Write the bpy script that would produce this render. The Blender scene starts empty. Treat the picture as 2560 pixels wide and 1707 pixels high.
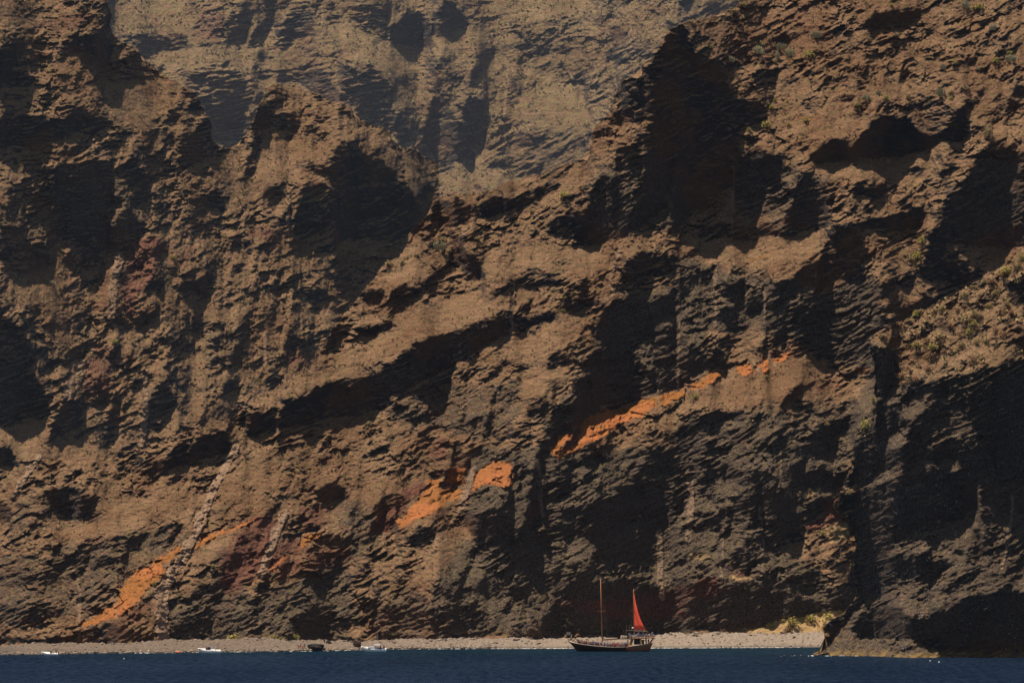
import bpy, bmesh, math, random
import numpy as np
from mathutils import Vector, Matrix

# ---------------------------------------------------------------- camera, sky, sun, exposure
sc = bpy.context.scene
COL = sc.collection
F = 12800.0            # focal length in photo pixels
CX, YH, CAMH = 1280.0, 1364.0, 30.0
cam = bpy.data.cameras.new('camera')
cam.sensor_width = 36.0
cam.lens = 36.0*F/2560.0
cam.shift_y = (YH-853.5)/2560.0
cam.clip_start = 1.0
cam.clip_end = 20000.0
cam_o = bpy.data.objects.new('camera', cam)
cam_o.location = (0, 0, CAMH)
cam_o.rotation_euler = (math.radians(90), 0, 0)
COL.objects.link(cam_o)
sc.camera = cam_o

SUN = Vector((-0.27, 0.19, 0.94)).normalized()      # towards the sun: high, a little left, a little behind the cliffs
world = bpy.data.worlds.new("World")
sc.world = world
world.use_nodes = True
wn = world.node_tree.nodes
sky = wn.new('ShaderNodeTexSky')
sky.sky_type = 'NISHITA'
sky.sun_disc = False
sky.sun_elevation = math.asin(SUN.z)
sky.sun_rotation = math.atan2(SUN.x, SUN.y)
sky.dust_density = 1.0
world.node_tree.links.new(sky.outputs[0], wn['Background'].inputs[0])
wn['Background'].inputs[1].default_value = 0.05
sun = bpy.data.lights.new('sun', 'SUN')
sun.energy = 5.0
sun.angle = math.radians(0.5)
sun.color = (1.0, 0.87, 0.70)
sun_o = bpy.data.objects.new('sun', sun)
sun_o.rotation_euler = (-SUN).to_track_quat('-Z', 'Y').to_euler()
sun_o.location = (0, 800, 900)
COL.objects.link(sun_o)
sc.view_settings.view_transform = 'Standard'
sc.view_settings.look = 'None'
sc.view_settings.gamma = 1.0
sc.view_settings.use_curve_mapping = False
sc.view_settings.exposure = 0.56
sc.cycles.volume_bounces = 0
sc.cycles.max_bounces = 5
sc.cycles.diffuse_bounces = 2

# ---------------------------------------------------------------- helpers
rng = np.random.RandomState(7)
random.seed(11)

def tag(o, label=None, cat=None, group=None, kind=None):
    if label: o['label'] = label
    if cat: o['category'] = cat
    if group: o['group'] = group
    if kind: o['kind'] = kind
    return o

def P(x, y, d):
    """point seen at photo pixel (x, y) at distance d"""
    return Vector(((x-CX)/F*d, d, CAMH+(YH-y)/F*d))

_perm = np.random.RandomState(3).permutation(4096).astype(np.int64)
_perm = np.concatenate([_perm, _perm])
_ga = np.random.RandomState(4).rand(4096)*2*np.pi
_gx, _gy = np.cos(_ga).astype(np.float32), np.sin(_ga).astype(np.float32)
def perlin(x, y, seed=0):
    x = np.asarray(x, np.float64)+seed*17.31+1000; y = np.asarray(y, np.float64)+seed*9.77+1000
    xi = np.floor(x).astype(np.int64); yi = np.floor(y).astype(np.int64)
    fx = (x-xi).astype(np.float32); fy = (y-yi).astype(np.float32)
    xi &= 4095; yi &= 4095
    u = fx*fx*fx*(fx*(fx*6-15)+10); v = fy*fy*fy*(fy*(fy*6-15)+10)
    def g(ix, iy, dx, dy):
        h = _perm[_perm[ix & 4095]+(iy & 4095)]
        return _gx[h]*dx+_gy[h]*dy
    a = g(xi, yi, fx, fy); b = g(xi+1, yi, fx-1, fy)
    c = g(xi, yi+1, fx, fy-1); d = g(xi+1, yi+1, fx-1, fy-1)
    return ((a*(1-u)+b*u)*(1-v)+(c*(1-u)+d*u)*v)*1.5
def fbm(x, y, seed, octs=4, gain=0.5, ridged=False):
    s = 0; a = 1.0
    for k in range(octs):
        n = perlin(x*2**k, y*2**k, seed+k*3)
        if ridged: n = 0.55-2*np.abs(n)
        s = s+a*n; a *= gain
    return s

def blocks(x, y, seed, tilt=1.0):
    """fractured rock: irregular cells, each a tilted facet of its own; returns (relief, plain cell value)"""
    xi = np.floor(x).astype(np.int64); yi = np.floor(y).astype(np.int64)
    best = np.full(x.shape, 1e9, np.float32); h1 = np.zeros(x.shape, np.float32); h2 = np.zeros(x.shape, np.float32)
    for dx in (-1, 0, 1):
        for dy in (-1, 0, 1):
            cx_ = xi+dx; cy_ = yi+dy
            h = _perm[_perm[(cx_+seed*37) & 4095]+((cy_+seed*91) & 4095)]
            px_ = cx_+.5+.42*_gx[h]; py_ = cy_+.5+.42*_gy[h]
            ex = (x-px_).astype(np.float32); ey = (y-py_).astype(np.float32); d = ex*ex+ey*ey
            u = d < best; best[u] = d[u]
            k = _perm[h]; v = k/2048.0-1.0
            h1[u] = (v+tilt*(_gx[k]*ex+_gy[k]*ey))[u]; h2[u] = v[u]
    return h1, h2

def mesh_from_arrays(name, co, faces, mat=None, attrs=None, smooth=False):
    me = bpy.data.meshes.new(name)
    n = len(co); me.vertices.add(n)
    me.vertices.foreach_set('co', np.asarray(co, np.float32).ravel())
    nf = len(faces); k = faces.shape[1]
    me.loops.add(nf*k); me.polygons.add(nf)
    me.loops.foreach_set('vertex_index', np.asarray(faces, np.int32).ravel())
    me.polygons.foreach_set('loop_start', np.arange(0, nf*k, k, dtype=np.int32))
    me.polygons.foreach_set('use_smooth', np.full(nf, smooth, dtype=bool))
    me.update(calc_edges=True)
    for an, av in (attrs or {}).items():
        a = me.attributes.new(an, 'FLOAT', 'POINT')
        a.data.foreach_set('value', np.asarray(av, np.float32))
    if mat: me.materials.append(mat)
    return me
def link(name, me, parent=None):
    o = bpy.data.objects.new(name, me); COL.objects.link(o)
    if parent: o.parent = parent
    return o

# ---------------------------------------------------------------- materials
class NT:
    def __init__(s, name):
        s.m = bpy.data.materials.new(name); s.m.use_nodes = True
        s.t = s.m.node_tree; s.n = s.t.nodes; s.l = s.t.links
        s.b = s.n['Principled BSDF']
        s.b.inputs['Specular IOR Level'].default_value = 0.15
        s.b.inputs['Roughness'].default_value = 0.9
    def new(s, ty, **kw):
        n = s.n.new(ty)
        for k, v in kw.items(): setattr(n, k, v)
        return n
    def put(s, sock, v):
        if isinstance(v, bpy.types.NodeSocket): s.l.new(v, sock)
        elif isinstance(v, tuple) and len(v) == 3 and sock.type == 'RGBA': sock.default_value = (*v, 1)
        else: sock.default_value = v
    def pos(s):
        return s.new('ShaderNodeNewGeometry').outputs['Position']
    def mapping(s, vec, scale=(1, 1, 1), rot=(0, 0, 0)):
        m = s.new('ShaderNodeMapping'); s.l.new(vec, m.inputs[0])
        m.inputs['Scale'].default_value = scale; m.inputs['Rotation'].default_value = rot
        return m.outputs[0]
    def noise(s, vec, scale, detail=4, rough=0.55, dist=0.0):
        n = s.new('ShaderNodeTexNoise'); s.l.new(vec, n.inputs['Vector'])
        n.inputs['Scale'].default_value = scale; n.inputs['Detail'].default_value = detail
        n.inputs['Roughness'].default_value = rough; n.inputs['Distortion'].default_value = dist
        return n.outputs[0]
    def ramp(s, v, lo, hi):
        n = s.new('ShaderNodeMapRange'); s.put(n.inputs[0], v)
        n.inputs[1].default_value = lo; n.inputs[2].default_value = hi
        return n.outputs[0]
    def mix(s, f, a, b, mode='MIX'):
        n = s.new('ShaderNodeMix', data_type='RGBA', blend_type=mode)
        s.put(n.inputs[0], f); s.put(n.inputs[6], a); s.put(n.inputs[7], b)
        return n.outputs[2]
    def math(s, op, a, b=0.0):
        n = s.new('ShaderNodeMath', operation=op); s.put(n.inputs[0], a); s.put(n.inputs[1], b)
        return n.outputs[0]
    def attr(s, name):
        n = s.new('ShaderNodeAttribute', attribute_name=name); return n.outputs['Fac']
    def bump(s, h, dist, strength=1.0):
        n = s.new('ShaderNodeBump'); s.l.new(h, n.inputs['Height'])
        n.inputs['Distance'].default_value = dist; n.inputs['Strength'].default_value = strength
        s.l.new(n.outputs[0], s.b.inputs['Normal']); return n

def flat_mat(name, col, rough=0.6, vary=0.12, scale=3.0, spec=0.3):
    t = NT(name)
    n = t.noise(t.pos(), scale, 3)
    c = t.mix(t.ramp(n, 0.3, 0.7), tuple(x*(1-vary) for x in col), tuple(min(1, x*(1+vary)) for x in col))
    t.put(t.b.inputs['Base Color'], c); t.b.inputs['Roughness'].default_value = rough
    t.b.inputs['Specular IOR Level'].default_value = spec
    return t.m

def rock_mat(name, soil, basalt, veg, unit, vegamt=1.0, white=0.0, lv=1.0):
    """unit = metres per photo pixel at that distance"""
    t = NT(name); p = t.pos()
    s1 = 1/(unit*2.56)
    geo = t.new('ShaderNodeNewGeometry')
    sep = t.new('ShaderNodeSeparateXYZ'); t.l.new(geo.outputs['Normal'], sep.inputs[0])
    nz = sep.outputs['Z']
    big = t.noise(p, s1/60, 5, 0.6)
    mid = t.noise(p, s1/9, 5, 0.65)
    fine = t.noise(p, s1/1.6, 4, 0.7)
    bed = t.noise(t.mapping(p, (0.08, 0.3, 1), (0, math.radians(24), 0)), s1/2.4, 4, 0.6)
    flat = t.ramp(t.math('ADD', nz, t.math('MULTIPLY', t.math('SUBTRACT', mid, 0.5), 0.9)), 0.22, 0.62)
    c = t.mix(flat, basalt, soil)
    c = t.mix(t.math('MULTIPLY', t.ramp(bed, 0.50, 0.62), 0.62), c, tuple(x*0.45 for x in soil))
    c = t.mix(t.math('MULTIPLY', t.ramp(big, 0.45, 0.60), 0.72), c, (soil[0]*0.60, soil[1]*0.49, soil[2]*0.44))
    c = t.mix(t.math('MULTIPLY', t.ramp(fine, 0.54, 0.68), t.math('MULTIPLY', flat, t.ramp(t.noise(p, s1/14, 3, .6), .38, .66))), c, tuple(min(1, x*1.9) for x in soil))  # sunlit sparkle painted as paler soil speckle, on flatter ground only
    c = t.mix(t.math('MULTIPLY', t.ramp(fine, 0.47, 0.38), 0.6), c, tuple(x*0.35 for x in basalt))
    lz = t.ramp(t.math('ADD', t.attr('lava'), t.math('MULTIPLY', t.math('SUBTRACT', mid, 0.5), 1.6)), 0.30, 0.75)
    c = t.mix(t.math('MULTIPLY', lz, 0.88), c, t.mix(t.ramp(fine, 0.40, 0.68), (0.022*lv, 0.021*lv, 0.021*lv), (0.160*lv, 0.108*lv, 0.080*lv)))
    vn = t.math('MULTIPLY', t.ramp(t.noise(p, s1/5, 5, 0.75), 0.47, 0.60), t.math('MULTIPLY', flat, t.math('MULTIPLY', t.attr('veg'), vegamt)))
    c = t.mix(vn, c, veg)
    on = t.math('ADD', t.attr('orange'), t.math('MULTIPLY', t.math('SUBTRACT', mid, 0.5), 0.5))
    oc = t.mix(t.ramp(fine, 0.35, 0.65), (0.15, 0.054, 0.013), (0.40, 0.160, 0.038))
    oc = t.mix(t.ramp(big, 0.45, 0.6), oc, (0.38, 0.130, 0.040))
    run = t.noise(t.mapping(p, (1, 1, .28)), s1/3.0, 4, .7)
    oc = t.mix(t.math('MULTIPLY', t.ramp(run, 0.48, 0.40), 0.5), oc, (0.075, 0.036, 0.018))
    c = t.mix(t.math('MULTIPLY', t.ramp(on, 0.25, 0.55), t.ramp(t.attr('orange'), 0.0, 0.9)), c, oc)
    c = t.mix(t.math('MULTIPLY', t.ramp(t.math('ADD', t.attr('red'), t.math('MULTIPLY', t.math('SUBTRACT', mid, 0.5), 0.8)), 0.2, 0.8), 0.85), c, t.mix(t.ramp(fine, 0.35, 0.7), (0.075, 0.026, 0.02), (0.21, 0.075, 0.05)))
    c = t.mix(t.math('MULTIPLY', t.attr('dyke'), t.ramp(t.math('ADD', mid, t.math('MULTIPLY', t.math('SUBTRACT', t.attr('dyke'), 0.6), 0.6)), 0.36, 0.60)), c, t.mix(t.ramp(fine, 0.35, 0.65), (0.13, 0.086, 0.056), (0.42, 0.27, 0.175)))
    c = t.mix(t.ramp(t.math('ADD', t.attr('straw'), t.math('MULTIPLY', t.math('SUBTRACT', mid, 0.5), 0.6)), 0.3, 0.6), c, t.mix(t.ramp(mid, 0.4, 0.6), (0.34, 0.22, 0.09), (0.42, 0.27, 0.13)))
    if white:
        w = t.math('MULTIPLY', t.ramp(t.noise(p, s1/2.2, 4, 0.75), 0.62, 0.66), t.ramp(t.noise(p, s1/24, 3), 0.50, 0.58))
        c = t.mix(t.math('MULTIPLY', w, white), c, (0.62, 0.55, 0.48))
        low = t.new('ShaderNodeSeparateXYZ'); t.l.new(p, low.inputs[0])
        c = t.mix(t.math('MULTIPLY', t.ramp(low.outputs['Z'], 2.2, 0.6), t.ramp(mid, 0.4, 0.6)), c, (0.24, 0.15, 0.05))
    t.put(t.b.inputs['Base Color'], c)
    hh = t.math('ADD', t.math('MULTIPLY', fine, 0.7), t.math('MULTIPLY', mid, 2.0))
    hh = t.math('ADD', hh, t.math('MULTIPLY', t.noise(p, s1/0.7, 2, 0.7), 0.35))
    t.bump(hh, unit*5.5, 0.9)
    return t.m
# ---------------------------------------------------------------- terrain survey: rock walls, caves, ledges
T = {1: (0, 0), 2: (840, 0), 3: (1680, 0), 4: (0, 560), 5: (840, 560), 6: (1680, 560), 7: (0, 1120), 8: (840, 1120), 9: (1680, 1120)}
K = 880/2351.0
# per sheet: "steepness roughness x,y x,y ..."; steepness 1 = sheer wall, 0 = open slope
WALLS = {
1: """
1 .4 75,290 110,285 160,300 165,340 130,400 140,460 90,470 0,460 0,380 60,330
1 .4 0,470 150,480 215,490 225,580 150,585 0,595
.95 .4 400,340 420,280 520,260 600,225 700,225 740,290 735,470 690,500 650,440 560,430 545,370 500,340
1 .4 410,15 480,10 530,20 520,35 470,40 415,45
.92 .5 0,800 80,790 260,760 430,790 560,720 640,780 750,800 740,830 660,880 520,890 330,940 150,1010 60,1030 0,1000
.8 .4 700,90 735,80 740,210 715,170
.85 .5 860,250 1010,220 1100,250 1270,220 1270,300 1100,350 950,345 860,300
.9 .4 1520,180 1570,220 1580,280 1530,270
.9 .4 1590,30 1660,10 1680,120 1650,280 1600,295 1580,150
.9 .4 1690,0 1820,0 1840,110 1790,240 1660,290 1700,200 1760,130
.85 .6 1850,270 1900,100 1960,60 2060,20 2090,100 2110,250 2000,270 1900,290
.85 .4 1680,390 1740,355 1820,370 1830,400
.7 .4 2200,360 2280,330 2280,370
.74 .9 1290,450 1420,460 1640,480 1720,540 1700,620 1640,780 1620,960 1430,950 1410,800 1350,740 1200,610 1250,500
.8 .6 1850,460 2000,430 2130,440 2200,520 2230,600 2250,700 2100,670 2060,590 1990,560 1850,550
.9 .4 2280,480 2351,440 2351,700 2250,680 2290,560
.8 .5 1740,700 1800,680 1830,780 1800,850 1740,860 1720,780
.8 .5 1650,800 1720,720 1740,850 1640,880
.85 .5 1840,780 1920,760 1990,800 2000,870 1960,950 1930,960 1910,880 1850,870
.9 .4 1690,920 1720,960 1710,1080 1660,1100 1690,1010
.95 .4 1620,1170 1640,1110 1700,1100 1720,1150 1690,1165
.75 .5 860,440 950,430 990,470 920,500 860,490
.9 .4 1250,730 1300,690 1340,710 1340,745 1290,750
.8 .4 1090,960 1100,920 1180,870 1150,930
.75 .8 1310,880 1350,800 1400,820 1410,980 1380,1080 1230,1130 1180,1080 1180,960 1220,900
1.05 .3 940,980 1000,980 1010,1010 960,1025
.93 .55 250,1130 400,1100 560,1080 740,1100 750,1180 740,1340 720,1568 380,1568 330,1400 330,1290 280,1200
.85 .6 810,1100 930,1030 920,1100 1010,1180 990,1260 860,1240 850,1150 760,1160
.7 .6 860,1300 1000,1270 1020,1340 900,1380 850,1330
1 .3 65,1060 120,1060 140,1110 80,1090
.9 .5 780,1420 900,1430 960,1520 1000,1568 760,1568
.9 .4 1420,1330 1510,1300 1520,1400 1460,1410
.7 .5 1390,1450 1440,1460 1420,1568 1370,1540
.85 .5 1760,1260 1870,1240 1880,1330 1800,1340 1770,1300
.85 .8 1980,1400 2010,1280 2100,1220 2180,1210 2210,1280 2240,1420 2240,1568 1950,1568
.8 .6 1860,1440 1920,1430 1910,1568 1860,1568
.93 .4 2230,1000 2351,940 2351,1568 2260,1568 2250,1350 2210,1150 2150,1170 2000,1090 2160,1090
.6 .8 500,60 590,100 600,160 520,130
.6 .9 270,640 420,600 440,640 300,690
.6 .9 240,1090 300,1060 560,960 560,1010 260,1120""",
2: """
.2 1.1 1150,160 1600,120 2000,60 2140,300 2000,520 1900,600 1740,560 1600,480 1400,520 1180,400
.45 1 1160,880 1600,820 1700,1000 1500,1180 1200,1190
.8 .6 100,60 280,10 350,50 360,280 300,250 230,200 120,140 90,100
.9 .4 370,180 460,60 560,90 640,150 650,300 500,310 380,290
.95 .4 660,90 700,20 780,20 880,120 860,170 700,260 650,220
.7 .5 25,90 70,80 60,130 30,120
.88 .55 30,560 130,470 250,440 330,500 400,600 390,680 380,870 240,830 120,790 100,700 0,650
.9 .4 380,780 440,740 490,850 500,960 420,950 370,880
.9 .4 415,540 460,530 440,580
.95 .35 600,700 640,620 660,480 660,400 700,370 740,420 740,620 800,760 860,860 860,1070 700,1150 640,1060 580,1000 580,850 620,780
.85 .4 860,600 900,480 960,380 990,440 960,520 890,600
.95 .35 860,700 880,620 980,640 1020,740 1000,920 940,970 900,1060 860,1070
.95 .4 780,520 830,490 860,540 790,540
.8 .4 1020,260 1050,220 1080,250 1060,270
.8 .6 1220,280 1330,310 1340,370 1260,380 1220,330
.95 .4 1345,300 1400,300 1425,360 1380,385 1345,360
.9 .4 1430,340 1500,320 1560,330 1560,360 1440,365
.8 .4 1380,440 1410,450 1400,475 1380,465
.95 .4 1160,520 1200,520 1230,610 1220,625 1160,630
.95 .4 1160,650 1220,640 1220,710 1160,700
.7 .4 1500,430 1530,410 1550,470 1530,480
.8 .5 1590,470 1650,460 1660,560 1650,640 1600,520
.85 .5 1820,220 1880,190 1940,210 1940,270 1830,280
.6 .9 1810,290 1940,290 1930,430 1820,420
.7 .5 1730,580 1790,520 1810,600 1760,660
.8 .5 1860,590 1900,520 1940,520 1880,620
.6 .6 1680,720 1720,740 1730,830 1690,800
.72 .8 1150,980 1190,870 1300,880 1330,960 1330,1100 1370,1170 1200,1190 1260,1100 1250,1000
1 .3 1010,1110 1040,1080 1130,1070 1145,1120 1060,1125
.6 .7 1380,960 1480,1040 1500,1080 1420,1110 1370,1120
.8 .5 920,1240 960,1230 980,1270 930,1280
.9 .5 580,1270 640,1240 690,1260 680,1300 580,1305
.93 .45 0,920 80,930 180,980 240,1060 330,1080 390,1200 500,1280 550,1380 600,1460 590,1500 490,1568 0,1568
.98 .45 650,1340 760,1340 860,1350 910,1400 920,1470 850,1490 790,1520 700,1500 620,1450
.93 .5 930,1360 1040,1320 1180,1310 1340,1260 1460,1220 1520,1210 1480,1270 1370,1310 1340,1360 1240,1400 1190,1400 1090,1450 960,1470 930,1430
.97 .4 1440,1568 1420,1520 1460,1450 1560,1420 1640,1430 1680,1380 1690,1568
.97 .35 2220,180 2330,180 2351,200 2351,1250 2260,1180 2200,1300 2230,1400 2100,1450 2060,1530 1960,1568 1680,1568 1660,1420 1690,1380 1700,1260 1780,1150 1860,1180 1900,1160 2030,1180 2080,1040 2090,980 1990,950 2060,850 2120,800 2100,780 2000,820 1850,850 1870,740 1880,640 1910,560 2030,510 2110,400 2190,270
.9 .5 1710,940 1720,880 1760,840 1820,850 1830,890 1750,950 1715,980
.85 .8 1870,970 1960,950 2080,990 2080,1080 2000,1140 1880,1140 1860,1060
.45 1.2 1880,1180 2040,1180 2040,1300 1960,1420 1880,1360
.7 .5 1680,1130 1690,1080 1740,1060 1700,1140""",
3: """
.97 .35 0,180 50,200 150,280 190,370 310,400 350,480 390,570 430,640 550,650 640,740 620,780 480,840 450,950 440,1150 410,1240 330,1290 240,1370 100,1430 40,1500 0,1450
.97 .35 450,1080 500,1000 570,990 640,1010 720,1050 760,1100 780,1130 700,1160 640,1250 600,1350 420,1370 430,1200
.62 1.1 640,1180 700,1170 760,1200 800,1260 780,1350 720,1400 600,1440 420,1450 420,1360 600,1350
.95 .4 820,1200 870,1150 950,1170 1050,1260 1080,1340 1050,1500 900,1530 760,1480 800,1350
1.1 .25 1240,940 1300,880 1330,810 1400,760 1450,790 1560,770 1600,820 1650,880 1800,880 1860,800 1920,730 1970,760 1980,880 1940,930 1800,960 1640,1020 1500,1050 1300,1060 1210,1100 1150,1110 1000,1090 900,1080 960,990 1060,940 1150,920 1200,960
.9 .4 1980,880 2080,840 2100,860 2060,900 1990,910
1.1 .3 1260,200 1310,120 1400,80 1560,60 1680,50 1640,120 1500,180 1360,200
.95 .4 660,270 700,230 850,220 960,180 1000,170 880,230 780,280
.95 .4 380,350 480,330 560,340 440,380
1 .4 600,470 700,450 710,500 640,525 600,520
1.15 .3 870,490 910,450 960,490 960,520 880,520
1.1 .3 1120,450 1170,430 1170,470 1130,470
1.1 .3 1250,480 1290,460 1310,520 1270,520
1 .4 1090,640 1160,620 1220,640 1200,680 1110,690
.95 .4 830,720 900,690 990,690 940,720
.95 .4 940,330 1080,340 1010,375 950,360
.9 .5 1070,390 1140,390 1130,420 1080,420
1 .4 2030,180 2080,140 2170,120 2120,170 2060,190
1 .4 2020,600 2110,590 2100,630 2040,630
1.1 .3 2250,660 2320,660 2330,730 2260,740
.95 .4 2130,740 2180,710 2190,780 2140,780
.85 .4 1940,680 2000,670 2030,740 1980,750
.85 .6 1780,1250 1790,1100 1850,1060 1900,1100 1860,1200 1820,1280
.9 .5 1520,1150 1620,1100 1680,1130 1670,1180 1600,1170
.97 .4 1210,1300 1230,1210 1290,1260 1400,1240 1450,1280 1340,1330 1280,1310 1240,1330
.95 .4 1600,1320 1700,1280 1690,1320 1620,1340
1.05 .3 1250,1480 1300,1460 1400,1450 1560,1410 1710,1350 1700,1440 1620,1530 1480,1545 1260,1520
.97 .4 1060,1510 1200,1480 1250,1530 1200,1568 1080,1568
.88 .6 2070,1010 2200,900 2230,1000 2351,1060 2351,1568 1780,1568 1800,1400 1850,1300 1950,1200 2040,1080
.85 .5 2260,560 2351,540 2351,640 2270,640
.85 .5 1160,1370 1210,1340 1230,1400 1180,1400
.6 .9 1650,620 1900,700 1900,860 1700,860 1650,760""",
4: """
.92 .55 380,0 980,0 980,60 900,120 860,230 760,200 720,210 610,280 600,240 530,230 470,130 390,90
1 .3 320,100 370,90 380,150 330,140
.97 .4 210,180 270,190 330,200 350,270 220,285
.7 .6 0,190 80,180 80,230 0,240
.8 .6 90,320 210,290 200,330 110,350
.97 .4 430,230 470,180 500,220 510,300 450,300
.88 .5 960,240 1010,180 1060,110 1085,200 1050,210 990,245
.97 .4 950,470 960,430 1030,340 1085,400 1080,450 1040,420 1000,440
1 .4 1200,400 1300,380 1430,320 1430,370 1360,460 1230,475 1200,460
.8 .5 1150,290 1220,290 1200,340 1150,330
.9 .4 1620,90 1680,140 1680,210 1630,200
.9 .4 1250,250 1310,160 1330,170 1300,230
1 .3 760,650 790,540 830,640 860,680 820,700
.72 1 880,620 1000,550 1080,520 1070,600 960,700 860,700
1 .4 570,590 620,590 610,620 570,610
.9 .4 580,680 620,670 600,710
.8 .5 470,470 500,480 480,620 470,600
.85 .5 470,720 530,700 540,715 480,750
.88 .75 0,500 40,560 50,600 100,670 220,790 240,930 160,1000 280,1060 320,1150 330,1260 290,1300 150,1290 120,1340 0,1360
1 .3 0,1410 50,1470 100,1530 130,1568 0,1568
.95 .4 320,930 400,890 400,930 330,970
.97 .4 570,900 600,850 620,970 600,990 570,950
1 .3 700,940 730,930 780,1000 740,1020
.95 .4 720,860 760,880 790,960 760,950
.97 .4 860,900 910,860 890,930 870,930
1.15 .3 870,1050 900,1020 950,1050 940,1080 890,1080
.85 .5 980,1000 1040,990 1030,1030 980,1050
.65 .8 980,780 1080,780 1100,850 1020,900 980,850
.9 .5 1080,940 1140,930 1130,970 1090,970
.8 .9 1050,1070 1140,1020 1160,1070 1130,1100 1190,1140 1150,1240 1060,1290 1000,1360 985,1200 1030,1130
.95 .4 1430,760 1480,730 1480,790 1440,820
.97 .4 1540,930 1560,850 1620,770 1640,810 1610,890
.97 .4 1370,990 1410,990 1400,1030 1370,1010
.97 .4 1910,720 1940,660 1980,740 1990,840 1910,840
.93 .5 2060,440 2160,420 2200,490 2260,510 2090,550 2065,520
.65 .9 2180,260 2300,220 2330,330 2310,390 2190,400 2170,330
.97 .4 2150,880 2160,810 2230,700 2320,670 2320,720 2230,840
.75 .6 1700,680 1760,660 1740,720
.93 .5 560,1220 620,1180 720,1160 710,1190 620,1230
.95 .4 760,1150 810,1140 810,1240 780,1240
.95 .45 320,1430 330,1320 380,1310 400,1200 530,1180 540,1350 470,1400 380,1430
.9 .6 700,1280 760,1250 760,1400 730,1500 700,1400
.55 1 1200,620 1330,600 1440,680 1380,740 1300,760 1220,690
1.02 .35 1640,1460 1660,1300 1760,1250 1840,1220 1860,1350 1780,1400 1680,1440
1.02 .35 1870,1370 1880,1180 2020,1150 2160,1070 2351,1020 2351,1280 2200,1300 2000,1360
1.02 .35 1180,1568 1180,1480 1280,1430 1400,1390 1520,1355 1545,1480 1500,1540 1440,1568
.85 .5 1150,1410 1190,1380 1230,1430 1160,1430
.9 .4 1030,1480 1070,1470 1060,1500
.5 1 1640,450 1700,430 1720,560 1680,620
.5 .9 0,0 200,0 210,160 80,180 0,120
.55 .9 880,1300 980,1380 900,1480 780,1400
.55 .9 1750,1050 1840,1030 1840,1100 1760,1110
.6 .8 540,1080 620,1060 740,1140 600,1160
.6 .9 1380,1240 1470,1200 1540,1240 1480,1270 1390,1300
.6 .9 1210,740 1290,780 1310,860 1230,860""",
5: """
.93 .45 20,0 500,0 490,50 390,135 260,110 150,110 30,110
.97 .4 760,50 830,90 880,180 960,230 980,290 990,350 890,410 860,370 830,270 770,280 735,270 760,170
1.03 .4 180,500 210,420 300,420 330,480 350,520 190,525
1.03 .4 350,480 460,400 560,430 580,460 460,555 390,545
1 .4 560,400 700,310 730,310 650,390 600,420
.88 .6 1060,380 1200,370 1470,360 1470,400 1350,435 1200,400
.83 .8 1480,490 1650,480 1740,480 1740,530 1590,595 1490,560
1.03 .4 100,740 190,680 360,630 410,680 300,720 230,765
.97 .4 0,770 0,680 90,680 100,730
1 .4 0,1040 150,1030 300,970 430,860 520,800 700,730 850,700 970,650 1080,580 1160,570 1180,640 1170,730 1000,820 880,900 720,980 600,1050 460,1120 380,1170 310,1240 120,1290 0,1290
1.02 .4 1190,700 1200,640 1300,600 1400,590 1480,600 1480,630 1330,680 1190,720
.9 .5 1270,740 1330,700 1400,690 1310,760
.75 .7 1250,1000 1400,920 1520,860 1520,920 1440,945 1330,960
1 .35 1420,70 1430,0 1980,0 2000,80 1830,120 1690,145 1600,100 1500,90
.95 .4 1300,90 1350,20 1360,90 1320,100
.93 .5 1860,440 1880,360 1960,250 2060,180 2200,200 2280,290 2200,330 2080,330 2000,420 1900,450
1 .35 1730,760 1750,640 1850,480 2000,490 2100,500 2200,470 2300,480 2260,560 2190,650 2130,720 2080,750 1980,770 1940,830 1840,760 1760,770
.82 .9 1630,920 1700,850 1800,790 1900,800 1980,870 2100,830 2110,900 1980,940 1860,960 1750,960
.82 .9 1600,1050 1750,980 2000,920 2120,960 2160,1100 2100,1130 2000,1180 1800,1220 1680,1300 1640,1200
.85 .8 2110,720 2200,680 2300,700 2351,760 2351,1100 2180,1120 2140,960 2110,850
.8 .5 2240,0 2290,30 2270,90 2240,60
.9 .5 1280,1290 1300,1190 1400,1160 1440,1240 1370,1310
.6 .6 1100,1250 1110,1180 1170,1190 1160,1250
.9 .5 800,1330 850,1270 900,1260 880,1320
.97 .4 980,1400 1010,1280 1040,1270 1030,1360
.55 .9 700,1400 800,1340 1000,1290 900,1380
.9 .5 790,1560 800,1430 860,1470 850,1568
.86 .8 1340,1568 1380,1450 1420,1260 1460,1240 1580,1160 1640,1220 1640,1340 1600,1480 1540,1540 1560,1400 1470,1440 1430,1568
.9 .5 350,1260 430,1210 500,1210 500,1230 400,1280
.6 1 2160,1400 2260,1420 2351,1380 2351,1568 1900,1568 2000,1440
.62 .8 880,1510 1050,1450 1000,1568 900,1568
.6 .9 1150,400 1290,300 1500,330 1500,360 1200,370
.6 .9 500,1120 600,1060 760,1010 900,900 1000,870 900,960 700,1080 540,1180
.62 .8 1000,1100 1100,1060 1220,1060 1250,1140 1190,1160 1110,1120
.6 .8 1390,1050 1500,1020 1540,1120 1440,1160
.65 .8 480,1290 620,1250 700,1230 650,1300 520,1340
.65 .8 1700,290 1800,290 1800,340 1720,330
.62 .8 1040,1400 1200,1340 1290,1340 1260,1440 1100,1450""",
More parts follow.
